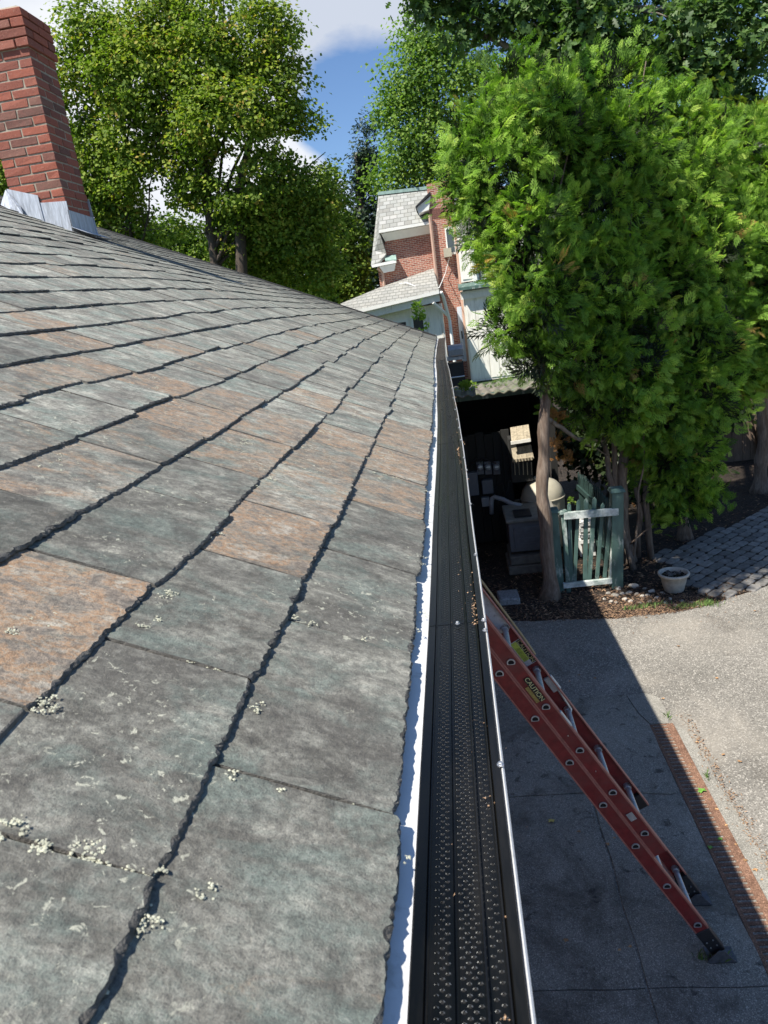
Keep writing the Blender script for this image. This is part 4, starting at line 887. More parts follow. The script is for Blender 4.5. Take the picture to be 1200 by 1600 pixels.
def rung(u, n, wa, wb, rr):
    mb = MB(); mb.tube([LP(u, n, wa), LP(u, n, wb)], .0155, 14, True, dprof)
    o = mb.build('rung', M['alu'], lad, smooth=False)
    for w_, s in ((wa, -1), (wb, 1)):
        mb = MB(); m = 14; vs = []
        for rad_, d in ((.0215, 0), (.0205, s*.004), (.0150, s*.004), (.0145, -s*.006)):
            for k in range(m):
                th = 2*math.pi*k/m; q = 1.0 if math.sin(th) > -.5 else .5/abs(math.sin(th))
                vs.append(LP(u, n, w_+d)+Vector((math.cos(th), 0, math.sin(th)))*rad_*q)
        mb.add(vs, [(a*m+k, a*m+(k+1)%m, (a+1)*m+(k+1)%m, (a+1)*m+k) for a in range(3) for k in range(m)]); mb.build('ferrule', M['alu'], o)
        mb = MB(); mb.add([LP(u, n, w_+s*.0015)+Vector((math.cos(2*math.pi*k/m), 0, math.sin(2*math.pi*k/m)))*.0148*(1.0 if math.sin(2*math.pi*k/m) > -.5 else .5/abs(math.sin(2*math.pi*k/m))) for k in range(m)], [tuple(range(m))]); mb.build('bore_shade_disc', M['black'], o, fix=False)  # black disc stands for the shaded hollow of the rung
    mb = MB(); mb.tube([LP(u, n, wb-.030), LP(u, n, wb-.006)], [.020, .024], 12, True, dprof); mb.build('collar', M['alu'], o)
for k in range(10): rung(k*.305, 0, W0-.002, W1+.002, 1)
for k in range(8): rung(.644+k*.3, .078, W0+.009, W1-.009, 1)
# shoes
for w_ in (W0, W1):
    mb = MB(); mb.obox(LP(-.13, 0, w_+(.018 if w_ == 0 else -.018)), U*.085, NN*.040, WV*.024)
    sh_ = mb.build('shoe_bracket', M['ladder_black'], lad); bevel(sh_, .004)
    c = LP(-.235, 0, w_+(.012 if w_ == 0 else -.012)); mb = MB()
    mb.slab([(c.x-.075, c.y-.045, GZ+.012), (c.x+.070, c.y-.045, GZ+.012), (c.x+.060, c.y-.045, GZ+.022), (c.x+.01, c.y-.045, GZ+.085), (c.x-.02, c.y-.045, GZ+.085), (c.x-.075, c.y-.045, GZ+.022)], (0, .004, 0))
    mb.box((c.x-.070, c.y-.046, GZ+.0065), (c.x+.075, c.y+.05, GZ+.0125)); mb.build('shoe', M['shoe'], lad)
    mb = MB(); mb.box((c.x-.068, c.y-.044, GZ+.001), (c.x+.072, c.y+.048, GZ+.0063)); mb.build('rubber_pad', M['ladder_black'], lad)
    for du in (-.16, -.12):
        for dn in (-.018, .018):
            mb = MB(); mb.tube([LP(du, dn, w_-.012 if w_ == 0 else w_-.05), LP(du, dn, w_-.0085 if w_ == 0 else w_-.045)], .0045, 8); mb.build('rivet', M['steel'], lad)
# rung locks and guide brackets
for w_, s in ((W0+.012, 1), (W1-.012, -1)):
    mb = MB(); mb.obox(LP(.535, .085, w_+s*.02), U*.045, NN*.028, WV*.016); bevel(mb.build('rung_lock', M['ladder_black'], lad), .004)
    mb = MB(); mb.obox(LP(1.43, .10, w_+s*.012), U*.05, NN*.025, WV*.010); bevel(mb.build('guide_bracket', M['alu'], lad), .004)
mb = MB(); mb.obox(LP(.77, .078, W0+.0085), U*.025, NN*.017, WV*.001); mb.build('wear_plate', M['alu'], lad)
mb = MB(); mb.tube([LP(1.40, .11, W1-.03), LP(1.25, .10, W1-.04), LP(1.235, .08, W1-.05)], .008, 7); mb.tube([LP(1.43, .10, W1-.02), LP(1.24, .098, W1-.025)], .003, 5); mb.build('lock_arm', M['alu'], lad)
# pale labels worn off the upper end, caution stickers with their lettering
def sticker(u, n0, w_, L, H, face, parts):
    """flat print on the rail web; face=-1 looks towards the viewer"""
    for name, mat, u0, u1, n0_, n1_, lift in parts:
        mb = MB(); mb.obox(LP(u+(u0+u1)/2, n0+(n0_+n1_)/2, w_+face*(.0006+lift)), U*abs(u1-u0)/2, NN*abs(n1_-n0_)/2, WV*.0003); yield mb.build(name, mat, lad)
M['label_black'] = plain('sticker_black', (.012, .012, .010), .5, var=.1, bs=0)
M['label_yellow'] = plain('sticker_yellow_green', (.50, .60, .08), .5, scale=80, var=.3, bs=0, dirt=(.35, .40, .10), dirt_amt=.4)
M['label_old'] = plain('sticker_faded', (.30, .22, .06), .6, scale=80, var=.5, bs=0)
M['label_pale'] = plain('worn_pale_label', (.48, .49, .50), .5, scale=50, var=.15, bs=0, dirt=(.10, .03, .03), dirt_amt=.16)
M['print'] = plain('pale_print', (.62, .60, .30), .5, var=.1, bs=0)
def lettering(txt, size, u, n0, w_, face, mat):
    c = bpy.data.curves.new('lettering', 'FONT'); c.body = txt; c.size = size; c.extrude = .0002; c.align_x = 'CENTER'; c.align_y = 'CENTER'
    tmp = bpy.data.objects.new('tmp', c); COL.objects.link(tmp); dg = bpy.context.evaluated_depsgraph_get(); me = bpy.data.meshes.new_from_object(tmp.evaluated_get(dg))
    bpy.data.objects.remove(tmp); me.materials.clear(); me.materials.append(mat)
    o = bpy.data.objects.new('lettering', me); COL.objects.link(o); o.parent = lad
    # reads downwards along the rail: x = -U, y = +NN, z = -WV
    X_, Z_ = -U, -WV; Y_ = Z_.cross(X_)
    mtx = Matrix((X_, Y_, Z_)).transposed().to_4x4(); mtx.translation = LP(u, n0, w_)-world_loc(lad); o.matrix_local = mtx; return o
wn = W0+.008
list(sticker(1.66, .078, wn, 0, 0, -1, (('caution_sticker', M['label_black'], -.075, .075, -.004, .026, .0), ('caution_sticker', M['label_old'], -.07, .03, -.024, -.006, 0))))
lettering('CAUTION', .033, 1.66, .089, wn-.0022, -1, M['print'])
wf_ = W1-.012-.004-.0012
list(sticker(1.67, .078, wf_, 0, 0, -1, (('caution_sticker', M['label_pale'], -.082, .082, -.033, .033, .0), ('caution_sticker', M['label_black'], -.078, .078, .004, .031, .0006), ('caution_sticker', M['label_yellow'], -.05, .078, -.030, .003, .0006))))
lettering('CAUTION', .033, 1.67, .094, wf_-.003, -1, M['print'])
list(sticker(1.90, .078, wf_, 0, 0, -1, (('worn_label', M['label_pale'], -.07, .22, -.034, .036, 0),)))
for i in range(5):
    mb = MB(); mb.obox(LP(1.665, .078-.004-i*.005, wf_-.0018), U*rng.uniform(.035, .05), NN*.0008, WV*.0002); mb.build('small_print', M['label_black'], lad)
rp = MB(); rp.tube([LP(2.6, .125, W1+.02), LP(2.1, .128, W1+.01), LP(1.75, .124, W1+.005), LP(1.62, .121, W1-.01)], .007, 6); rp.build('rope', plain('tan_rope', (.34, .27, .15), .9), lad)
for u in (1.1, 1.35, .75): 
    mb = MB(); mb.tube([LP(u, .078, W0+.0095), LP(u, .078, W0+.006)], .003, 7); mb.build('rivet', M['steel'], lad)
# ================================================================== small things on the ground
pt = empty('plant_pot', (2.27, 7.90, GZ), 'round stone coloured pot full of dark soil beside the cobbles', 'pot')
mb = MB(); pc = Vector((2.27, 7.93, GZ))
mb.lathe(pc, [(.001, -.01), (.105, -.01), (.110, .0), (.135, .10), (.147, .170), (.170, .185), (.176, .202), (.173, .214), (.155, .217), (.146, .195), (.140, .15)], 36); mb.build('bowl', M['pot'], pt, smooth=True)
mb = MB(); vs = [pc+Vector((0, 0, .17))]; 
for rr, n in ((.05, 10), (.10, 16), (.144, 22)):
    for k in range(n): a = 2*math.pi*k/n; vs.append(pc+Vector((rr*math.cos(a), rr*math.sin(a), .168+rng.uniform(-.015, .02))))
fs = [(0, 1+k, 1+(k+1)%10) for k in range(10)]
for k in range(16): fs.append((11+k, 11+(k+1)%16, 1+int(k*10/16+.5)%10))
for k in range(10): fs.append((1+k, 11+int(k*1.6)%16, 1+(k+1)%10))
for k in range(22): fs.append((27+k, 27+(k+1)%22, 11+int(k*16/22+.5)%16))
for k in range(16): fs.append((11+k, 27+int(k*22/16)%22, 11+(k+1)%16))
mb.add(vs, fs); mb.build('potting_soil', M['soil'], pt, fix=False)
mb = MB()
for k in range(9):
    a = rng.uniform(0, 6.28); r_ = rng.uniform(0, .09); c = pc+Vector((r_*math.cos(a), r_*math.sin(a), .195)); d = Vector((rng.uniform(-1, 1), rng.uniform(-1, 1), .2)).normalized()*.05; s_ = d.cross(Vector((0, 0, 1))).normalized()*.016
    mb.add([c-d, c+s_, c+d, c-s_], [(0, 1, 2, 3)])
mb.build('dead_leaves', plain('grey_dead_leaf', (.12, .11, .10), .9), pt, fix=False)
def rock(x, y, r, label, flat=.6, mat='rock', grp='loose stones at the edge of the soil bed'):
    import bmesh
    bm = bmesh.new(); bmesh.ops.create_icosphere(bm, subdivisions=2, radius=1); sd = rng.uniform(0, 99)
    for v in bm.verts:
        d = 1+.35*mnoise.noise(v.co*1.1+Vector((sd, 0, 0)))+.15*mnoise.noise(v.co*3+Vector((0, sd, 0))); v.co *= d
        v.co.x = round(v.co.x*3)/3*.5+v.co.x*.5
        v.co.x *= r*1.2; v.co.y *= r*.9; v.co.z *= r*flat
    me = bpy.data.meshes.new('stone'); bm.to_mesh(me); bm.free(); me.materials.append(M[mat])
    o = bpy.data.objects.new('stone', me); COL.objects.link(o); o.location = (x, y, GZ-.02+r*flat*.45); o.rotation_euler = (0, 0, rng.uniform(0, 6)); tag(o, label, 'stone', grp)
STN = [(961,929,.042),(966,918,.036),(976,935,.034),(983,925,.040),(990,915,.052),(1003,930,.030),(1015,938,.026),(1008,918,.028),(985,938,.030),(1018,922,.036),(1026,932,.026),(1000,940,.022),(955,938,.026),(1039,940,.028),(1047,934,.024),(1055,944,.022),
       (972,926,.030),(995,927,.030),(1012,928,.024),(950,925,.026),(944,934,.020),(1065,938,.030),(1080,940,.026),(1090,944,.022),(962,940,.022),(1022,943,.02),(1072,946,.018),(1035,925,.026)]
for i, (px, py, r) in enumerate(STN):
    g_ = at(px, py, 1); g_ = g_*(GZ/g_.z); rock(g_.x, g_.y, r, 'pale stone in the loose scatter at the soil edge below the gate' if i > 0 else 'grey stone nearest the gate in the loose scatter')
def leafcard(px, py, r, mat, label, name='fallen_leaf', up=.004, rot=None, grp=None, z=None):
    g_ = at(px, py, 1); g_ = g_*((z if z is not None else GZ)/g_.z); c = Vector((g_.x, g_.y, (z if z is not None else GZ)+up)); a0 = rot if rot is not None else rng.uniform(0, 6)
    mb = MB(); k = 9; top = [c+Vector((0, 0, r*.12))]
    for i in range(k):
        th = a0+2*math.pi*i/k; rr = r*(1 if i % 2 == 0 else .55)*rng.uniform(.8, 1.1); top.append(c+Vector((rr*math.cos(th), rr*math.sin(th)*.75, rng.uniform(0, r*.3))))
    mb.add(top, [(0, 1+i, 1+(i+1)%k) for i in range(k)]); o = mb.build(name, mat, None, fix=False, base=c); tag(o, label, 'leaf', grp); return o
leafcard(862, 1284, .032, M['leaf_yellow'], 'single yellow leaf lying on the shaded slab left of the ladder', z=GZ+.003)
leafcard(1097, 1237, .038, M['leaf_green'], 'small bright green leaf lying on the rusty drain grate', up=.008)
for (px, py) in ((1110,1325),(1125,1312)): leafcard(px, py, .02, M['leaf_green'], 'tiny green weed leaf on the drain grate edge', grp='weed leaves on the drain', up=.006)
LV = [(1036,1092),(1045,1180),(1078,1195),(1110,1250),(1120,1265),(1135,1290),(1150,1320),(1165,1345),(1180,1360),(1190,1375),(1090,1160),(1130,1180),(960,1310),(950,1320),(985,1480),(968,1485),(890,1065),(905,1055),(1010,965),(990,950),(1000,957),(940,960),(930,1060),(1155,1190),(905,1300),(885,1470),(1180,955),(1060,1010),(1120,1060),(880,1090)]
for (px, py) in LV: leafcard(px, py, rng.uniform(.012, .022), M['leaf_dry'], 'small dry brown leaf scattered on the paving', grp='dry leaves scattered on the paving')
# loose strips on the eave: seed clumps on slates
# mulch and litter
mb = MB(); ml = MB()
def chip(m, x, y, r, z=GZ-.018):
    th = rng.uniform(0, 6.3); L_ = r*rng.uniform(.7, 1.8); W_ = r*rng.uniform(.25, .6); c = Vector((x, y, z+rng.uniform(.0, .02))); t = Vector((math.cos(th), math.sin(th), rng.uniform(-.5, .5)))*L_; s_ = Vector((-math.sin(th), math.cos(th), rng.uniform(-.4, .4)))*W_
    m.add([c-t, c+s_, c+t, c-s_, c+Vector((0, 0, r*.3))], [(0, 1, 4), (1, 2, 4), (2, 3, 4), (3, 0, 4)])
def edge_y(x): return interp(x, [(-.45, 7.5), (.35, 7.47), (1.46, 7.35), (2.14, 7.37), (2.66, 7.55), (3.26, 7.83), (4.3, 8.5), (6, 9.8)])
for _ in range(9000):
    x = rng.uniform(-.3, 5.5); y = edge_y(x)+abs(rng.gauss(0, 1.2))-.03
    if inside(x, y, polyp) and rng.random() < .97: continue
    chip(mb if rng.random() < .72 else ml, x, y, rng.uniform(.010, .026))
for _ in range(2600):
    x = rng.gauss(1.9, .5); y = edge_y(x)+abs(rng.gauss(0, .28))-.05; chip(ml if rng.random() < .6 else mb, x, y, rng.uniform(.006, .016), GZ-.010)
for _ in range(700):
    y = rng.uniform(2.6, 5.4); x = 1.60+rng.gauss(0, .03); chip(ml, x, y, rng.uniform(.004, .011), GZ-.005)
for _ in range(900):
    x = rng.uniform(-.2, 3.8); y = edge_y(x)-abs(rng.gauss(0, .35)); chip(ml if rng.random() < .6 else mb, x, y, rng.uniform(.003, .008), GZ-.008)
o = mb.build('mulch', M['mulch'], None, fix=False); tag(o, 'dark bark mulch covering the soil under the cedars', 'mulch', kind='stuff')
o = ml.build('leaf_litter', M['chips_pale'], None, fix=False); tag(o, 'pale dry leaf litter along the edge of the soil bed', 'leaf litter', kind='stuff')
def blades(name, label, spots, mat, h0, h1):
    mb = MB()
    for (px, py, sx, sy, n, z) in spots:
        g_ = at(px, py, 1); g_ = g_*(z/g_.z)
        for _ in range(n):
            x, y = g_.x+rng.gauss(0, sx), g_.y+rng.gauss(0, sy); h = rng.uniform(h0, h1); th = rng.uniform(0, 6.3); l = Vector((math.cos(th), math.sin(th), 0))*h*rng.uniform(.2, .8); s_ = Vector((-math.sin(th), math.cos(th), 0))*h*.09
            b = Vector((x, y, z)); mb.add([b-s_, b+s_, b+l*.5+Vector((0, 0, h*.7))+s_*.7, b+l+Vector((0, 0, h))], [(0, 1, 2), (0, 2, 3)])
    o = mb.build(name, mat, None, fix=False); tag(o, label, 'grass', kind='stuff'); return o
M['grass'] = plain('grass_blades', (.12, .20, .05), .7, var=.4, bs=0)
blades('grass', 'thin green grass tufts along the asphalt edge', [(1000,950,.10,.02,90,GZ),(1020,946,.08,.02,50,GZ),(1070,950,.08,.02,60,GZ),(1105,944,.06,.04,150,GZ),(1080,947,.08,.02,50,GZ),(985,952,.06,.015,30,GZ),(1125,1500,.03,.012,50,GZ),(1043,1120,.01,.02,14,GZ),(1105,1215,.006,.02,16,GZ),(1096,1497,.02,.01,16,GZ)], M['grass'], .02, .06)
# ================================================================== foliage
nr = np.random.default_rng(11)
def unit(a): return a/np.maximum(np.linalg.norm(a, axis=-1, keepdims=True), 1e-9)
def cards(name, C, D, Nn, S, var, tv, tf, mat, parent, kind=None):
    """many small leaf faces: one copy of the template (tv, tf) per point"""
    D = unit(D); Sd = unit(np.cross(Nn, D)); Nn = np.cross(D, Sd)
    tv = np.asarray(tv, float); n, m = len(C), len(tv)
    V = (C[:, None] + S[:, None, None]*(tv[None, :, 0:1]*D[:, None] + tv[None, :, 1:2]*Sd[:, None] + tv[None, :, 2:3]*Nn[:, None])).reshape(-1, 3)
    sizes = np.array([len(f) for f in tf]); flat = np.array([i for f in tf for i in f])
    L = (flat[None]+np.arange(n)[:, None]*m).ravel(); st = np.tile(sizes, n); starts = np.concatenate([[0], np.cumsum(st)[:-1]])
    me = bpy.data.meshes.new(name); me.vertices.add(len(V)); me.vertices.foreach_set('co', V.astype(np.float32).ravel())
    me.loops.add(len(L)); me.loops.foreach_set('vertex_index', L.astype(np.int32))
    me.polygons.add(len(st)); me.polygons.foreach_set('loop_start', starts.astype(np.int32))
    try: me.polygons.foreach_set('loop_total', st.astype(np.int32))
    except Exception: pass
    me.update(calc_edges=True); me.validate()
    a = me.attributes.new('var', 'FLOAT_VECTOR', 'FACE'); vv = np.repeat(var, len(tf)); a.data.foreach_set('vector', np.stack([vv, vv, vv], 1).astype(np.float32).ravel())
    me.materials.append(mat); return link(name, me, parent)
LEAF = ([(0, 0, 0), (.5, .42, .10), (1, 0, -.05), (.5, -.42, .10)], [(0, 1, 2), (0, 2, 3)])
MAPLE = ([(0, 0, 0), (.22, .48, .08), (.50, .24, .02), (.62, .52, .0), (1, 0, -.08), (.62, -.52, 0), (.50, -.24, .02), (.22, -.48, .08)], [(0, 1, 2), (0, 2, 4), (2, 3, 4), (0, 4, 6), (4, 5, 6), (0, 6, 7)])
OAK = ([(0, 0, 0), (.22, .22, .04), (.30, .07, 0), (.50, .36, .05), (.58, .08, 0), (.78, .25, .02), (1, 0, -.1), (.78, -.25, .02), (.58, -.08, 0), (.50, -.36, .05), (.30, -.07, 0), (.22, -.22, .04)],
       [(0, 1, 2), (2, 3, 4), (4, 5, 6), (6, 7, 8), (8, 9, 10), (10, 11, 0), (0, 2, 10), (2, 4, 8, 10), (4, 6, 8)])
def spray_template():
    v, f = [], []
    def q(x, y, a, L, w, z0, z1):
        ca, sa = math.cos(a), math.sin(a); o = len(v)
        v.extend([(x, y, z0), (x+ca*L*.62-sa*w, y+sa*L*.62+ca*w, (z0+z1)/2+.02), (x+ca*L, y+sa*L, z1), (x+ca*L*.62+sa*w, y+sa*L*.62-ca*w, (z0+z1)/2+.02)]); f.append((o, o+1, o+2, o+3))
    q(0, 0, 0, 1, .022, 0, -.2)
    for i, (x, L) in enumerate(((.10, .50), (.30, .50), (.50, .40), (.70, .28))):
        for s in (-1, 1):
            xo = x+(.08 if s > 0 else 0); a = s*rad(40-i*3); z = -.2*xo*xo; q(xo, 0, a, L, .036, z, z-.12)
            if i < 3:
                xx, yy = xo+math.cos(a)*L*.40, math.sin(a)*L*.40; q(xx, yy, a-s*rad(34), L*.50, .026, z-.04, z-.12)
                if i < 2: q(xx, yy, a+s*rad(30), L*.36, .022, z-.04, z-.14)
    return v, f
SPRAY = spray_template()
def blobs_px(L):
    out = []
    for (px, py, Y, rx, ry) in L: c = at(px, py, Y); k = c.length/F*.93; out.append((np.array(c), np.array([rx*k, (rx+ry)/2*k*.9, ry*k])))
    return out
def sample(bl, dens, lo=.78, hi=1.04, back=.3, cull=.72, rough=.16):
    P, O = [], []
    for i, (c, r) in enumerate(bl):
        area = 4*math.pi*((r[0]*r[1])**1.6/3+(r[0]*r[2])**1.6/3+(r[1]*r[2])**1.6/3)**(1/1.6)
        n = max(3, int(area*dens)); d = unit(nr.normal(size=(n, 3))); o = unit(d/r)
        ph = nr.uniform(0, 6, 3)
        bumpy = 1+rough*np.sin(d[:, 0]*7+ph[0])*np.cos(d[:, 2]*8+ph[1])+rough*.7*np.sin(d[:, 1]*13+d[:, 2]*11+ph[2])
        p = c+d*r*(nr.uniform(lo, hi, n)*bumpy)[:, None]
        keep = np.ones(n, bool); tc_ = unit(-p); bk = (o*tc_).sum(1) < -.25; keep &= ~(bk & (nr.random(n) > back))
        for j, (c2, r2) in enumerate(bl):
            if j != i: keep &= (((p-c2)/r2)**2).sum(1) > cull*cull
        P.append(p[keep]); O.append(o[keep])
    return np.concatenate(P), np.concatenate(O)
def crown(name, bl, dens, per, spread, size, tmpl, mat, parent, up=.6, outw=.5, back=.3, bias=0, varsd=.16, droop=0, lo=.6, cull=.6, flat=.55, holes=.0, rough=.16):
    P, O = sample(bl, dens, lo, 1.05, back, cull, rough)
    if holes:
        h = np.array([mnoise.noise(Vector(p*.55)) for p in P]); P, O = P[h > -holes], O[h > -holes]
    n = len(P); idx = np.repeat(np.arange(n), per); m = len(idx)
    off = nr.normal(size=(m, 3))*spread; off[:, 2] *= flat
    C = P[idx]+off; Nn = unit(np.array([0, 0, up])+O[idx]*outw+nr.normal(size=(m, 3))*.5)
    D = nr.normal(size=(m, 3))+O[idx]*.6; D[:, 2] -= droop; D = D-(D*Nn).sum(1, keepdims=True)*Nn
    cv = nr.normal(size=n)*varsd; var = np.clip(.5+bias+cv[idx]+nr.normal(size=m)*varsd*.8, 0, 1)
    return cards(name, C, D, Nn, size*nr.uniform(.65, 1.25, m), var, *tmpl, mat, parent)
def limb(mb, a, b, r0, r1, n=6, wig=.08, sides=8):
    a, b = Vector(a), Vector(b); L = (b-a).length; pts = []
    for i in range(n+1):
        f = i/n; w_ = wig*L*math.sin(f*math.pi); pts.append(a.lerp(b, f)+Vector((rng.uniform(-1, 1), rng.uniform(-1, 1), rng.uniform(-.5, .5)))*w_*.35)
    mb.tube(pts, [r0+(r1-r0)*i/n for i in range(n+1)], sides); return pts
def tree(name, label, cat, base, blobs, trunk_r, mat_bark, fork=.4, group=None, twigs=3, top=None):
    e = empty(name, (base[0], base[1], GZ), label, cat, group); mb = MB(); b0 = Vector(base)
    cs = [Vector(c) for c, r in blobs]; zmin = min(c.z for c in cs); zmax = max(c.z for c in cs)
    mid = Vector(top) if top else Vector((sum(c.x for c in cs)/len(cs), sum(c.y for c in cs)/len(cs), zmin+(zmax-zmin)*fork))
    limb(mb, b0, mid, trunk_r, trunk_r*.55, 8, .03, 12)
    for c, (_, r) in zip(cs, blobs):
        st = b0.lerp(mid, rng.uniform(.55, 1)); tip = c+Vector((rng.uniform(-.3, .3)*r[0], 0, r[2]*.45))
        pts = limb(mb, st, tip, trunk_r*.33, trunk_r*.06, 6, .10, 6)
        for _ in range(twigs):
            q = pts[rng.randint(2, 5)]; d = Vector([rng.gauss(0, 1)*x*.6 for x in r]); limb(mb, q, q+d+Vector((0, 0, r[2]*.25)), trunk_r*.10, trunk_r*.025, 4, .1, 5)
    mb.build('trunk', mat_bark, e, smooth=True); return e
M['leaf_maple'] = leaf_mat('maple_leaves', [(0, (.050, .095, .016)), (.35, (.125, .195, .028)), (.6, (.21, .29, .040)), (.85, (.33, .38, .055)), (1, (.40, .29, .07))], .36, .65, .2)
M['leaf_light'] = leaf_mat('light_leaves', [(0, (.06, .11, .025)), (.4, (.13, .22, .045)), (.7, (.20, .31, .06)), (1, (.29, .39, .09))], .42, .6, .2)
M['leaf_oak'] = leaf_mat('oak_leaves', [(0, (.030, .065, .020)), (.5, (.08, .15, .042)), (.8, (.14, .22, .06)), (1, (.22, .30, .09))], .34, .5, .35)
M['leaf_yellowgreen'] = leaf_mat('yellow_green_leaves', [(0, (.05, .07, .012)), (.5, (.13, .17, .02)), (1, (.28, .29, .04))], .45)
M['leaf_pine'] = leaf_mat('pine_needles', [(0, (.012, .028, .014)), (.5, (.028, .055, .028)), (1, (.07, .11, .06))], .12)
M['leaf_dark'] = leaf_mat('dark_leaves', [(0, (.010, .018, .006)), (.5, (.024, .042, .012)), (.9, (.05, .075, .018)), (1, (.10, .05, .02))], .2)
M['leaf_cedar'] = leaf_mat('cedar_sprays', [(0, (.040, .090, .018)), (.3, (.135, .255, .036)), (.6, (.26, .43, .058)), (.88, (.42, .56, .10)), (.955, (.30, .36, .06)), (.975, (.46, .32, .10)), (1, (.40, .24, .08))], .36, .6, .2)
# ---- maples on the left
Ym = 22
mA = blobs_px([(150,70,Ym,60,52),(120,150,Ym,52,55),(215,120,Ym-.5,68,62),(190,210,Ym,72,60),(250,40,Ym,62,55),(150,270,Ym+.5,60,60),(230,290,Ym,60,55),(190,350,Ym+1,55,50),(20,290,Ym+2,60,50),(250,345,Ym+.5,44,34),(140,345,Ym+1,60,45),(60,250,Ym+3,60,60),(-60,230,Ym+2,80,80)])
e = tree('maple_tree', 'broad maple with yellowing crown directly behind the brick chimney', 'tree', (at(215, 380, Ym).x, Ym, GZ), mA, .18, M['bark_dark'], .35, 'maples behind the roof')
crown('crown', mA, 22, 20, .17, .115, LEAF, M['leaf_maple'], e, bias=.08, holes=.34, lo=.40)
mB = blobs_px([(345,30,Ym,62,60),(400,70,Ym,62,60),(320,110,Ym-.5,70,60),(420,150,Ym,66,60),(350,200,Ym-1,80,66),(450,225,Ym,60,62),(290,200,Ym,55,55),(480,290,Ym+.3,48,55),(390,290,Ym-.5,66,60),(300,290,Ym,45,40),(455,350,Ym+.5,62,60),(505,255,Ym+.5,22,32),(425,40,Ym,30,28),(500,335,Ym+.8,40,58),(410,350,Ym+.3,55,50),(420,420,Ym+1.5,60,40),(500,420,Ym+1.5,50,45),(365,330,Ym,30,30),(380,370,Ym+1,60,50)])
e = tree('maple_tree', 'tallest rounded maple with two dark trunks left of the sky gap', 'tree', (at(308, 400, Ym).x, Ym, GZ), mB, .19, M['bark_dark'], .3, 'maples behind the roof', top=tuple(at(318, 240, Ym)))
mb = MB(); limb(mb, (at(345, 420, Ym).x, Ym-.2, GZ), at(372, 300, Ym-.2), .22, .15, 6, .02, 10); limb(mb, at(372, 300, Ym-.2), at(400, 180, Ym), .15, .05, 6, .05, 8); mb.build('second_trunk', M['bark_dark'], e, smooth=True)
crown('crown', mB, 22, 20, .17, .115, LEAF, M['leaf_maple'], e, bias=.05, holes=.36, lo=.40)
# darker trees between maple and house
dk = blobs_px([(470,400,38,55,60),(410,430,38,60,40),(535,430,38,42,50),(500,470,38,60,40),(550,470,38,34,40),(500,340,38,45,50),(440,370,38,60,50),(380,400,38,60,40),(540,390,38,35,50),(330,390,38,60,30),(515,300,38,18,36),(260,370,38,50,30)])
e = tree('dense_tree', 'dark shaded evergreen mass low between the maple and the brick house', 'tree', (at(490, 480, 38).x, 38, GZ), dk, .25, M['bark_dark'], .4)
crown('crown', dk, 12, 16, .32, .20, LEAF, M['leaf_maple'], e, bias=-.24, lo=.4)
pn = blobs_px([(577,212,46,8,26),(573,250,46,14,26),(568,285,46,19,24),(574,320,46,23,24),(566,350,46,26,26),(574,385,46,26,26),(566,420,46,28,28),(572,450,46,26,24)])
e = tree('pine_tree', 'narrow dark pine rising into the blue sky gap', 'tree', (at(568, 480, 46).x, 46, GZ), pn, .35, M['bark_dark'], .9)
crown('crown', pn, 12, 14, .40, .34, ([(0, 0, 0), (1, .05, 0), (.9, .30, .1), (.3, .05, 0), (1, -.08, 0), (.8, -.35, .1)], [(0, 1, 2, 3), (0, 3, 5, 4)]), M['leaf_pine'], e, up=.9, holes=.2, lo=.3, flat=.4)
lg = blobs_px([(655,70,38,32,44),(690,60,38,40,40),(630,130,38,40,42),(690,130,38,55,55),(610,175,38,30,30),(650,200,38,55,48),(715,200,38,50,55),(620,245,38,48,38),(675,270,38,58,40),(612,290,38,36,22),(740,130,38,50,60)])
e = tree('light_green_tree', 'airy bright green tree above the brick house roof', 'tree', (at(670, 400, 38).x, 38, GZ), lg, .3, M['bark_grey'], .3)
crown('crown', lg, 9, 18, .36, .17, LEAF, M['leaf_light'], e, bias=.08, holes=.25, lo=.3, flat=.6)
# ---- oak and yellow-green maple top right
ok = blobs_px([(690,5,15,42,26),(745,35,15,38,26),(700,-60,15,90,50),(820,20,15,55,45),(850,75,15,45,40),(930,55,14.5,60,50),(900,-40,15,90,50),(1010,45,14.5,65,55),(1090,60,14.5,70,62),(1170,50,14.5,75,70),(1080,-50,15,120,60),(960,110,14.5,50,35),(1060,130,14.5,60,40),(1150,140,14.8,60,50)])
e = tree('oak_tree', 'big dark leaved oak with pale trunk filling the top right corner', 'tree', (at(905, 160, 15.2).x, 15.2, GZ), ok, .28, M['bark_grey'], .4, top=tuple(at(884, -30, 15.2)))
crown('crown', ok, 17, 13, .18, .19, OAK, M['leaf_oak'], e, bias=.02, holes=.22, lo=.3)
ov = [(np.array([-1.35, 4.62, 5.5]), np.array([.75, .6, .35])), (np.array([-.75, 5.15, 5.45]), np.array([.6, .5, .3])), (np.array([-1.9, 4.1, 5.4]), np.array([.5, .45, .3])), (np.array([-.2, 6.0, 5.6]), np.array([.55, .7, .3]))]
mb = MB(); limb(mb, at(884, -30, 15.2), (-.2, 6.3, 5.7), .13, .05, 10, .04, 8); limb(mb, (-.2, 6.3, 5.7), (-1.9, 4.2, 5.4), .05, .015, 6, .06, 6); mb.build('overhanging_limb', M['bark_grey'], e, smooth=True)
crown('overhanging_crown', ov, 34, 12, .14, .17, OAK, M['leaf_oak'], e, lo=.1, back=1)
yg = blobs_px([(1185,180,13,50,45),(1130,185,13.2,40,35),(1190,250,13,45,40),(1100,160,13.4,30,25),(1240,200,13,60,70)])
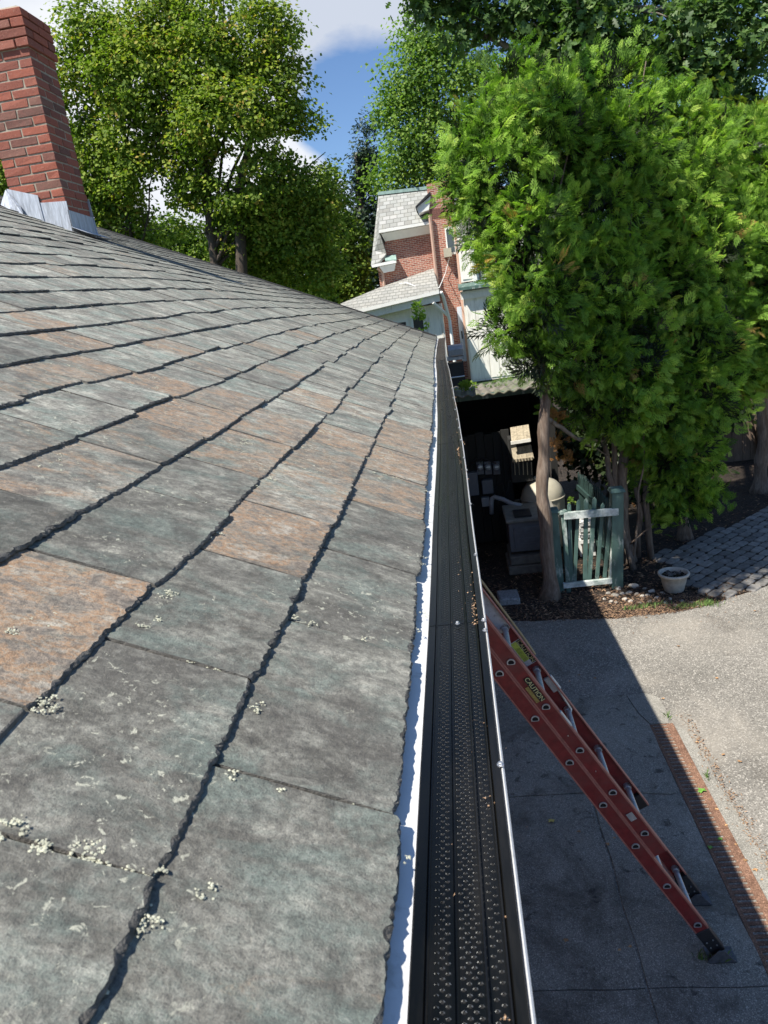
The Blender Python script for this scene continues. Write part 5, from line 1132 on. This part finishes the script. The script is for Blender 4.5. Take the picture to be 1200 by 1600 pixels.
e = tree('yellow_green_tree', 'yellow green maple at the right edge under the oak', 'tree', (at(1200, 400, 13.3).x, 13.3, GZ), yg, .12, M['bark_dark'], .3)
crown('crown', yg, 16, 14, .16, .11, MAPLE, M['leaf_yellowgreen'], e, bias=.0, holes=.25, lo=.3)
# ---- cedars
def cedar(label, base, bl, r, top=None, dens=105, bend=None):
    e = empty('cedar_tree', (base[0], base[1], GZ), label, 'tree', 'cedars by the gate')
    mb = MB(); b0 = Vector((base[0], base[1], GZ-.05)); t = Vector(top)
    pts = []; n = 26
    for i in range(n+1):
        f = i/n; p = b0.lerp(t, f); p.x += .025*math.sin(f*11+base[0])+.012*math.sin(f*31); p.y += .015*math.sin(f*17); pts.append(p)
    mb.tube(pts, [r*(1.75 if i == 0 else 1.25 if i == 1 else 1-.45*i/n+.07*math.sin(i*1.9)) for i in range(n+1)], 14, True, lambda th: 1+.06*math.sin(th*3)+.05*math.sin(th*7+1))
    for (c, rr) in bl:
        for _ in range(4):
            q = pts[rng.randint(n*2//3, n)]; d = Vector(c)+Vector([rng.gauss(0, .5)*x for x in rr]); limb(mb, q, d, r*.28, r*.07, 6, .12, 6)
    mb.build('trunk', M['bark'], e, smooth=True)
    P, O = sample(bl, dens, .70, 1.06, .22, .70, .20); P2, O2 = sample(bl, dens*.10, 1.0, 1.22, .22, .9, .2); P, O = np.concatenate([P, P2]), np.concatenate([O, O2]); hh = np.array([mnoise.noise(Vector(p*2.6))+.5*mnoise.noise(Vector(p*5.5)) for p in P]); P, O, hh = P[hh > -.22], O[hh > -.22], hh[hh > -.22]; P = P+O*(hh*.16)[:, None]; n = len(P)
    # clumps of sprays held together on a branch end, pointing out and slightly up or drooping
    per = 8; idx = np.repeat(np.arange(n), per); m = len(idx)
    A = unit(O*1.0+np.array([0, 0, -.05])+nr.normal(size=(n, 3))*.45)
    Nc = unit(nr.normal(size=(n, 3))+np.array([0, -.5, .5]))
    D = unit(A[idx]+nr.normal(size=(m, 3))*.38); Nn = Nc[idx]+nr.normal(size=(m, 3))*.28
    C = P[idx]+nr.normal(size=(m, 3))*.055-A[idx]*.05
    cv = nr.normal(size=n)*.17+hh*.30; var = .42+cv[idx]+nr.normal(size=m)*.13; var = np.where(var > .93, .93, var); dead = nr.random(n) < .012; var = np.where(dead[idx], .985, np.clip(var, 0, .93))
    cards('crown', C, D, Nn, nr.uniform(.08, .18, m), var, *SPRAY, M['leaf_cedar'], e)
    # inner sprays, darker leaf colour standing for crown shade, close the crown
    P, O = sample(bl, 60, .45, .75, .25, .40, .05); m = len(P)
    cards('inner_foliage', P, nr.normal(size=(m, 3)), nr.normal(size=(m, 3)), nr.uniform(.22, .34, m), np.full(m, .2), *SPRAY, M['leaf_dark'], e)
    return e
cA = blobs_px([(775,175,8.8,42,50),(745,225,8.6,45,55),(722,290,8.5,30,36),(790,260,8.5,75,75),(850,200,8.6,60,70),(765,340,8.4,40,50),(830,370,8.3,65,75),(828,460,8.2,42,55),(850,470,8.1,70,75),(797,515,8.1,42,36),(850,560,8.0,46,42),(815,125,8.9,45,30)])
e = cedar('cedar with a bare reddish trunk standing left of the gate', (.835, 8.05), cA, .085, tuple(at(842, 420, 8.15)))
mb = MB(); limb(mb, at(852, 652, 8.08), at(900, 685, 8.4), .030, .022, 6, .05, 7); limb(mb, at(900, 685, 8.4), at(955, 690, 8.9), .022, .010, 6, .05, 6); limb(mb, at(900, 685, 8.4), at(950, 712, 8.9), .014, .006, 6, .05, 6)
mb.build('branch', M['bark_grey'], e, smooth=True)
cB = blobs_px([(905,165,9.2,60,50),(960,150,9.3,55,45),(900,260,9.0,70,75),(965,250,9.0,65,75),(930,360,8.8,80,80),(930,460,8.5,80,75),(920,560,8.4,75,65),(965,620,8.5,60,60),(905,625,8.5,45,35),(985,540,8.5,60,70)])
e = cedar('middle cedar leaning over the thick gate post', (1.98, 9.0), cB, .075, tuple(at(965, 480, 9.0)))
mb = MB()
for (a, b_) in (((2.15, 9.1), (1000, 600)), ((2.3, 9.0), (1005, 640)), ((1.85, 8.9), (955, 640)), ((2.0, 8.7), (940, 680))): limb(mb, (a[0], a[1], GZ-.05), at(*b_, 9.0), .045, .03, 7, .06, 8)
limb(mb, (2.0, 8.75, GZ), at(1012, 640, 8.6), .016, .008, 6, .06, 6); limb(mb, at(985, 850, 8.75), at(1021, 818, 8.6), .012, .006, 5, .06, 6)
mb.build('side_stems', M['bark'], e, smooth=True)
cC = blobs_px([(1035,200,9.9,50,50),(1080,260,9.8,60,60),(1040,330,9.5,70,75),(1090,400,9.4,70,75),(1040,460,9.2,70,75),(1090,530,9.1,72,70),(1030,580,8.9,70,65),(1090,620,8.9,55,60),(1055,700,9.0,66,58),(1075,765,9.1,48,45),(1030,760,9.2,40,45),(1025,650,8.8,50,55)])
cedar('widest cedar whose skirt hangs down behind the pot', (2.9, 9.6), cC, .075, tuple(at(1060, 420, 9.6)))
cD = blobs_px([(1140,240,11,50,55),(1190,300,11,60,60),(1145,350,10.8,60,60),(1190,420,10.6,60,65),(1150,480,10.5,60,60),(1195,540,10.4,55,60),(1150,580,10.4,50,50),(1170,250,11.2,55,50),(1250,350,11,70,90),(1250,500,11,70,90)])
cedar('rightmost cedar at the edge of the board fence', (4.65, 11.4), cD, .10, tuple(at(1190, 400, 11)))
# dead rusty sprays low in the crown, weeds and moss
def tuftset(name, label, bl, size, mat, var, dens, tm=SPRAY, cat='plant', stuff=False, per=6):
    P, O = sample(bl, dens, .2, 1.0, .8, .0, .1); idx = np.repeat(np.arange(len(P)), per); m = len(idx)
    D = O[idx]+nr.normal(size=(m, 3))*.7; D[:, 2] += .3
    o = cards(name, P[idx]+nr.normal(size=(m, 3))*size*.3, D, nr.normal(size=(m, 3))+np.array([0, 0, .5]), nr.uniform(.6, 1.2, m)*size, np.clip(var+nr.normal(size=m)*.12, 0, 1), *tm, mat, None)
    return tag(o, label, cat, kind='stuff' if stuff else None)
tuftset('dead_cedar_sprays', 'rusty brown dead sprays hanging beside the bare cedar trunk', blobs_px([(868,655,8.3,14,12),(875,690,8.4,14,16),(885,720,8.5,14,10),(866,640,8.2,8,8)]), .09, leaf_mat('dead_sprays', [(0, (.10, .10, .02)), (.5, (.30, .14, .04)), (1, (.42, .20, .07))], .3), .6, 60, cat='dead foliage')
tuftset('moss_tuft', 'bright green moss tuft on the shed roof beside the gutter', blobs_px([(728,603,11.0,15,7)]), .05, M['leaf_light'], .75, 260, LEAF, 'moss', True)
tuftset('roof_weeds', 'pale green creeper growing on the shed roof against the cream wall', blobs_px([(790,585,11.2,22,16),(815,570,11.2,20,24),(770,600,11.2,20,7),(830,600,10.6,22,10),(800,540,11.2,16,26)]), .07, M['leaf_light'], .45, 60, SPRAY, 'plant', True, 4)
tuftset('potted_shrub', 'small yellow green shrub in front of the porch wing window', blobs_px([(655,492,27,9,14),(652,480,27,6,12),(662,505,27,8,8)]), .16, M['leaf_light'], .6, 14, LEAF, 'shrub')
tuftset('weed', 'small leafy weed growing behind the gate', blobs_px([(893,781,8.6,5,5)]), .04, M['leaf_green'] if False else M['leaf_light'], .8, 300, LEAF, 'weed')

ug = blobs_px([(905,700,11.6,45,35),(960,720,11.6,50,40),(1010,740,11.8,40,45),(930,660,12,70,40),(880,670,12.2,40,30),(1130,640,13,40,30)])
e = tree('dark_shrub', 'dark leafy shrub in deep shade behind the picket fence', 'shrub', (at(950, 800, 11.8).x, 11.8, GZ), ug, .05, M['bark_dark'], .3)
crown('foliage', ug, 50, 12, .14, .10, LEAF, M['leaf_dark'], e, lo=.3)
